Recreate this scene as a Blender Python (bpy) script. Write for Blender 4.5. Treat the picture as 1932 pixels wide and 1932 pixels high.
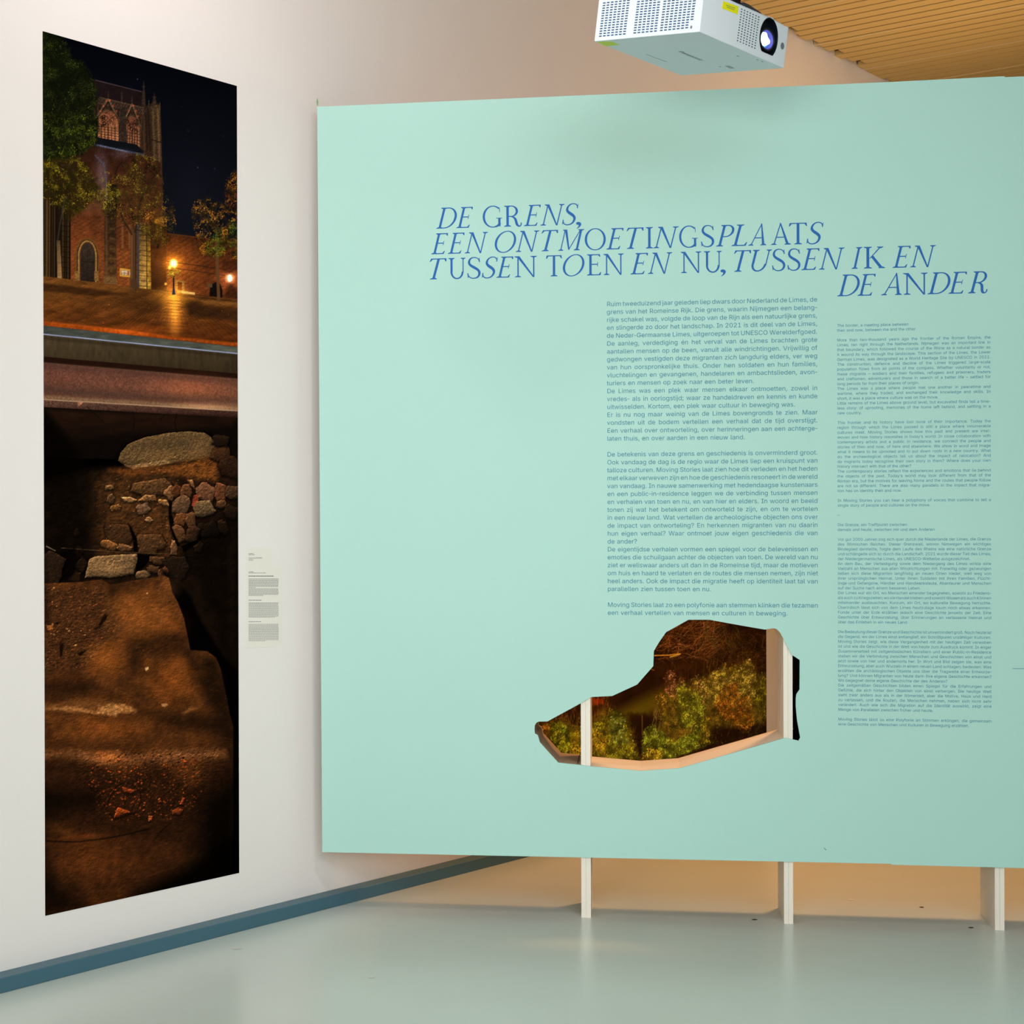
import bpy, bmesh, math, random
import numpy as np
from mathutils import Vector, Matrix
from mathutils.geometry import tessellate_polygon

for o in list(bpy.data.objects):
    bpy.data.objects.remove(o)
SC = bpy.context.scene
COL = SC.collection

# ------------------------------------------------------------------ camera
# Focal length and optical axis recovered from the vanishing points (frame 1932 x 1932).
FPX, CX, CY, ROLL, EYE = 3270.0, 690.0, 1003.2, 0.003, 1.5
cd = bpy.data.cameras.new('camera')
cam = bpy.data.objects.new('camera', cd)
COL.objects.link(cam)
cam.location = (0, 0, EYE)
cam.rotation_mode = 'QUATERNION'
cam.rotation_quaternion = (Matrix.Rotation(ROLL, 4, 'Y') @ Matrix.Rotation(math.pi / 2, 4, 'X')).to_quaternion()
cd.sensor_width = 36
cd.lens = FPX / 1932 * 36
cd.shift_x = (966 - CX) / 1932
cd.shift_y = (CY - 966) / 1932
cd.clip_start, cd.clip_end = .05, 60
SC.camera = cam

# ------------------------------------------------------------------ world, exposure, lamps
w = bpy.data.worlds.new('world'); SC.world = w; w.use_nodes = True
w.node_tree.nodes['Background'].inputs[0].default_value = (.9, .95, 1, 1)
w.node_tree.nodes['Background'].inputs[1].default_value = .3
SC.view_settings.view_transform = 'Standard'
SC.view_settings.look = 'None'
SC.view_settings.gamma = 1
SC.view_settings.use_curve_mapping = False
SC.view_settings.exposure = -0.02
SC.cycles.max_bounces = 7
SC.cycles.adaptive_threshold = .02

# wall frame: S runs along the left wall away from the camera, N points into the room
WDEG = math.radians(39.6)
W0 = Vector((-.66121, 6.39424, 0))
S = Vector((math.sin(WDEG), math.cos(WDEG), 0))
N = Vector((math.cos(WDEG), -math.sin(WDEG), 0))
UP = Vector((0, 0, 1))
def WS(s, n, z=0.):
    return W0 + S * s + N * n + UP * z
# partition frame: E runs along the mint partition to the right, B points behind it
PDEG = math.radians(98.67)
P0 = Vector((.83293, 6.72823, 0))
E = Vector((math.sin(PDEG), math.cos(PDEG), 0))
B = Vector((-E.y, E.x, 0))
def PP(e, b, z=0.):
    return P0 + E * e + B * b + UP * z
CEIL = 4.43

def lamp(name, loc, target, size, power, col, size_y=None, spread=math.pi):
    l = bpy.data.lights.new(name, 'AREA')
    l.energy = power; l.color = col; l.size = size; l.spread = spread
    if size_y:
        l.shape = 'RECTANGLE'; l.size_y = size_y
    o = bpy.data.objects.new(name, l); COL.objects.link(o)
    o.location = loc
    o.rotation_euler = (Vector(target) - Vector(loc)).to_track_quat('-Z', 'Y').to_euler()
    return o

lamp('key_lamp', PP(-.9, -1.6, 4.25), PP(-.3, 0, 1.0), .5, 20.16, (1.000, 0.864, 0.899))
lamp('room_lamp', WS(-2.4, 5.6, 4.3), WS(-.4, 4.4, 0), 4.2, 188.6, (0.785, 0.900, 1.000))
lamp('room_fill', WS(-4.4, 6.4, 4.3), WS(-.4, 4.4, 0), 4.2, 320.5, (0.785, 0.900, 1.000))  # unseen fill, added to split the room light and thin the projector's shadow
lamp('front_fill', WS(-7.2, 4.9, 2.2), WS(.7, .6, 1.5), 2.6, 44.52, (0.981, 1.000, 0.954), 1.5, spread=math.radians(60))  # unseen fill added behind the viewer to light wall and panel head-on
lamp('warm_lamp', PP(1.9, 2.3, 4.2), PP(.9, 1.0, .2), .7, 45.2, (1.000, 0.502, 0.198), spread=math.radians(95))
lamp('warm_wall_fill', PP(2.6, 3.2, 2.8), WS(4, 0, 3.9), .7, 23.21, (1.000, 0.649, 0.333))  # unseen uplight added behind the panel to warm the upper wall
lamp('wash_lamp', WS(-4.5, 3.0, 4.25), WS(-1.5, 0, .8), 1.0, 12.52, (1.000, 0.942, 0.917))
lamp('spot_lamp', WS(-.8, 3.4, 4.3), WS(.35, 0, .9), .3, 2.895, (1.000, 0.914, 0.897), spread=math.radians(50))

# ------------------------------------------------------------------ pixel rays to room planes
def ray(px, py):
    x, y = px - CX, py - CY
    c, s = math.cos(ROLL), math.sin(ROLL)
    return Vector(((c * x - s * y) / FPX, 1.0, -(s * x + c * y) / FPX))
EYEV = Vector((0, 0, EYE))
def hit(px, py, p, n):
    d = ray(px, py)
    return EYEV + d * ((p - EYEV).dot(n) / d.dot(n))
def on_wall(px, py):
    q = hit(px, py, W0, N); return (q - W0).dot(S), q.z
SHEET = -.012                                  # front face of the mint sheet
def on_sheet(px, py, b=SHEET):
    p = P0 + B * b
    q = hit(px, py, p, B); return (q - p).dot(E), q.z

# ------------------------------------------------------------------ materials
def lin(c):
    c = [v / 255. for v in c]
    return tuple(v / 12.92 if v <= .04045 else ((v + .055) / 1.055) ** 2.4 for v in c)
def mat(name, col, rough=.6, spec=.3, noise=0., nscale=8., bump=0., bscale=200., metal=0., coat=0., stretch=None, lincol=False):
    m = bpy.data.materials.new(name); m.use_nodes = True
    nt = m.node_tree; b = nt.nodes['Principled BSDF']
    c = col if lincol else lin(col)
    b.inputs['Base Color'].default_value = (*c, 1)
    b.inputs['Roughness'].default_value = rough
    b.inputs['Specular IOR Level'].default_value = spec
    b.inputs['Metallic'].default_value = metal
    b.inputs['Coat Weight'].default_value = coat
    b.inputs['Coat Roughness'].default_value = .12
    if noise or bump:
        tc = nt.nodes.new('ShaderNodeTexCoord'); mp = nt.nodes.new('ShaderNodeMapping')
        nt.links.new(tc.outputs['Object'], mp.inputs['Vector'])
        if stretch:
            mp.inputs['Scale'].default_value = stretch
    if noise:
        n = nt.nodes.new('ShaderNodeTexNoise'); n.inputs['Scale'].default_value = nscale; n.inputs['Detail'].default_value = 6
        nt.links.new(mp.outputs[0], n.inputs['Vector'])
        r = nt.nodes.new('ShaderNodeMapRange')
        r.inputs['To Min'].default_value = 1 - noise; r.inputs['To Max'].default_value = 1 + noise
        nt.links.new(n.outputs['Fac'], r.inputs['Value'])
        mx = nt.nodes.new('ShaderNodeVectorMath'); mx.operation = 'SCALE'
        mx.inputs[0].default_value = c
        nt.links.new(r.outputs[0], mx.inputs['Scale'])
        nt.links.new(mx.outputs[0], b.inputs['Base Color'])
    if bump:
        n2 = nt.nodes.new('ShaderNodeTexNoise'); n2.inputs['Scale'].default_value = bscale; n2.inputs['Detail'].default_value = 3
        nt.links.new(mp.outputs[0], n2.inputs['Vector'])
        bp = nt.nodes.new('ShaderNodeBump'); bp.inputs['Strength'].default_value = bump; bp.inputs['Distance'].default_value = .002
        nt.links.new(n2.outputs['Fac'], bp.inputs['Height']); nt.links.new(bp.outputs[0], b.inputs['Normal'])
    return m
def print_mat(name):
    m = bpy.data.materials.new(name); m.use_nodes = True
    nt = m.node_tree; b = nt.nodes['Principled BSDF']
    a = nt.nodes.new('ShaderNodeAttribute'); a.attribute_name = 'ink'
    nt.links.new(a.outputs['Color'], b.inputs['Base Color'])
    b.inputs['Roughness'].default_value = .95; b.inputs['Specular IOR Level'].default_value = .0
    return m
def glow_mat(name, col, strength):
    m = bpy.data.materials.new(name); m.use_nodes = True
    b = m.node_tree.nodes['Principled BSDF']
    b.inputs['Base Color'].default_value = (*lin(col), 1)
    b.inputs['Emission Color'].default_value = (*lin(col), 1); b.inputs['Emission Strength'].default_value = strength
    return m

M = dict(
    wall=mat('white_wall_paint', (227, 220, 216), .8, .2, .012, 3, .25, 260),
    plain=mat('plain_wall_paint', (214, 210, 202), .9, .1),
    warmwall=mat('ochre_wall_paint', (206, 170, 128), .9, .1),
    floor=mat('poured_floor', (196, 204, 197), .26, .5, .05, 2.2, .03, 60),
    slat=mat('pine_slats', (205, 177, 116), .6, .25, .12, 30, .1, 90, stretch=(.12, 6, 6)),
    joint=mat('pale_joint_strip', (214, 190, 140), .6, .2),
    void=mat('dark_ceiling_void', (34, 25, 14), .9, .1),
    skirting=mat('blue_grey_skirting', (62, 98, 112), .45, .4, .04, 5),
    mint=mat('mint_paint', (164, 203, 193), .72, .25, .01, 2.5, .18, 300),
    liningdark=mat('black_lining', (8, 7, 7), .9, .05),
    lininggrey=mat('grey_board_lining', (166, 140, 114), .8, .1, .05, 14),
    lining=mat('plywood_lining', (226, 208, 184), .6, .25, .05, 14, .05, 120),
    ply=mat('white_plywood', (222, 213, 199), .55, .3, .035, 60, .08, 140, stretch=(30, 1, 1)),
    plyface=mat('pale_wood_face', (238, 226, 208), .6, .25, .05, 12, stretch=(1, 1, .1)),
    backboard=mat('raw_board', (196, 172, 138), .8, .1),
    title=mat('blue_vinyl_title', (26, 92, 160), .6, .2),
    text=mat('teal_vinyl_text', (58, 122, 144), .6, .2),
    label=mat('cream_label_film', (226, 219, 209), .75, .2),
    labeltext=mat('grey_label_ink', (120, 122, 122), .7, .1),
    green=mat('green_paint_smear', (150, 190, 150), .7, .2),
    body=mat('white_plastic', (212, 220, 226), .42, .4, bump=.06, bscale=900),
    slot=mat('dark_vent_slot', (34, 80, 118), .6, .3),
    dot=mat('dark_speaker_hole', (64, 84, 104), .6, .3),
    black=mat('black_plastic', (10, 18, 26), .35, .4),
    dark=mat('dark_grey_metal', (52, 56, 62), .5, .4),
    yellow=mat('yellow_sticker', (222, 220, 20), .5, .3),
    lime=mat('lime_sticker', (196, 214, 40), .5, .3),
    ink=mat('grey_ink', (72, 92, 94), .6, .2),
    grey=mat('grey_window', (110, 118, 126), .3, .5),
    lens=glow_mat('lit_lens_glass', (225, 245, 255), 6.0),
    ring=mat('cyan_coated_glass', (70, 150, 190), .1, .8),
    rim=mat('violet_coated_glass', (110, 100, 190), .12, .8),
    speck=mat('dark_speck', (70, 58, 48), .8, .1),
    scuff=mat('pale_scuff', (206, 206, 196), .6, .2),
    poster=print_mat('poster_ink'), meadow=print_mat('meadow_ink'),
)

# ------------------------------------------------------------------ mesh helpers
def link_mesh(name, verts, faces, m, parent=None, smooth=False):
    me = bpy.data.meshes.new(name)
    me.from_pydata([tuple(v) for v in verts], [], faces)
    me.update()
    if smooth:
        for p in me.polygons:
            p.use_smooth = True
    me.materials.append(m)
    o = bpy.data.objects.new(name, me); COL.objects.link(o)
    if parent:
        o.parent = parent
    return o
def tag(o, label=None, cat=None, group=None, kind=None):
    if label: o['label'] = label
    if cat: o['category'] = cat
    if group: o['group'] = group
    if kind: o['kind'] = kind
    return o
class MB:
    """collects solids in a local frame and links them as one mesh"""
    def __init__(s, org, ax, ay, az):
        s.f = (Vector(org), Vector(ax), Vector(ay), Vector(az)); s.v = []; s.fc = []
    def pt(s, x, y, z):
        o, a, b, c = s.f; return o + a * x + b * y + c * z
    def box(s, x0, x1, y0, y1, z0, z1):
        i = len(s.v)
        for z in (z0, z1):
            for x, y in ((x0, y0), (x1, y0), (x1, y1), (x0, y1)):
                s.v.append(s.pt(x, y, z))
        s.fc += [(i, i + 3, i + 2, i + 1), (i + 4, i + 5, i + 6, i + 7)]
        for k in range(4):
            j = (k + 1) % 4
            s.fc.append((i + k, i + j, i + 4 + j, i + 4 + k))
    def prism(s, loops, y0, y1):
        """loops in (x, z), extruded along y; first loop is the outline, others are holes"""
        i = len(s.v); flat = [p for L in loops for p in L]; n = len(flat)
        for y in (y0, y1):
            for x, z in flat:
                s.v.append(s.pt(x, y, z))
        for t in tessellate_polygon([[Vector((x, z, 0)) for x, z in L] for L in loops]):
            s.fc.append(tuple(i + k for k in t)); s.fc.append(tuple(i + n + k for k in reversed(t)))
        k0 = i
        for L in loops:
            m_ = len(L)
            for k in range(m_):
                j = (k + 1) % m_
                s.fc.append((k0 + k, k0 + j, k0 + n + j, k0 + n + k))
            k0 += m_
    def flat(s, polys, y):
        for P in polys:
            i = len(s.v)
            for x, z in P:
                s.v.append(s.pt(x, y, z))
            s.fc.append(tuple(range(i, i + len(P))))
    def build(s, name, m, parent=None, bevel=0., fix=True, smooth=False):
        o = link_mesh(name, s.v, s.fc, m, parent, smooth)
        if fix:
            bm = bmesh.new(); bm.from_mesh(o.data)
            bmesh.ops.recalc_face_normals(bm, faces=bm.faces)
            if bevel:
                bmesh.ops.remove_doubles(bm, verts=bm.verts, dist=1e-6)
                bmesh.ops.bevel(bm, geom=[e for e in bm.edges if e.calc_face_angle(0) > .6], offset=bevel, segments=3, affect='EDGES', profile=.5)
            bm.to_mesh(o.data); bm.free()
        return o
def empty(name, loc):
    o = bpy.data.objects.new(name, None); COL.objects.link(o); o.location = loc; o.empty_display_size = .1
    return o
def adopt(root, *kids):
    """parents world-space meshes to a root that stands at its own base"""
    inv = Matrix.Translation(-root.location)
    for k in kids:
        k.data.transform(inv); k.parent = root

# ------------------------------------------------------------------ room shell
S0, S1, N1 = -8.6, 8.6, 9.0
ws = lambda: MB(W0, S, N, UP)
def struct(mb, name, m, **k):
    o = mb.build(name, m, **k); tag(o, kind='structure'); return o
b_ = ws(); b_.box(S0 - .2, S1 + .2, -.2, N1 + .2, -.2, 0); tag(struct(b_, 'floor', M['floor']), 'smooth pale grey-green poured floor', 'floor')
b_ = ws(); b_.box(S0 - .2, S1 + .2, -.2, 0, 0, CEIL + .3); wall_left = struct(b_, 'wall_left', M['wall']); tag(wall_left, 'white gallery wall carrying the tall night poster', 'wall')
b_ = ws(); b_.box(S1, S1 + .2, 0, N1, 0, CEIL + .3); tag(struct(b_, 'wall_back', M['warmwall']), 'ochre end wall far behind the mint panel', 'wall')
b_ = ws(); b_.box(S0 - .2, S0, 0, N1, 0, CEIL + .3); tag(struct(b_, 'wall_front', M['plain']), 'plain wall behind the viewer', 'wall')
b_ = ws(); b_.box(S0 - .2, S1 + .2, N1, N1 + .2, 0, CEIL + .3); tag(struct(b_, 'wall_right', M['plain']), 'plain wall on the right of the hall', 'wall')
# ceiling: timber slats across the hall under a dark void
b_ = ws(); b_.box(S0 - .2, S1 + .2, 0, N1, CEIL + .12, CEIL + .3); void = b_.build('ceiling', M['void']); tag(void, 'ceiling of long pine slats with dark gaps', 'ceiling', kind='structure')
rng = random.Random(4)
b_ = ws(); b2 = ws()
joints = (5.289, 6.003, 6.552)
s_ = S0
edges = []
k = 0
pitch = .1046
s_ = 6.003 - pitch * int((6.003 - S0) / pitch)
while s_ < S1 - .02:
    n0 = max(.0, rng.uniform(-.03, .035))
    if rng.random() < .16:
        n0 = rng.uniform(.05, .09)
    b_.box(s_ + .009, min(s_ + pitch - .009, S1), n0, N1, CEIL, CEIL + .03)
    s_ += pitch
for j in joints:
    b2.box(j + .002, j + .014, .01, N1, CEIL - .002, CEIL + .03)
k = -1
j = joints[0] - 7 * pitch
while j > S0:
    b2.box(j + .002, j + .014, .01, N1, CEIL - .002, CEIL + .03); j -= 7 * pitch
b_.build('slats', M['slat'], void); b2.build('joint_strips', M['joint'], void)
b_ = ws()
b_.box(S0, S1, 0, .06, CEIL + .05, CEIL + .12); b_.build('edge_batten', M['void'], void)
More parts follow.
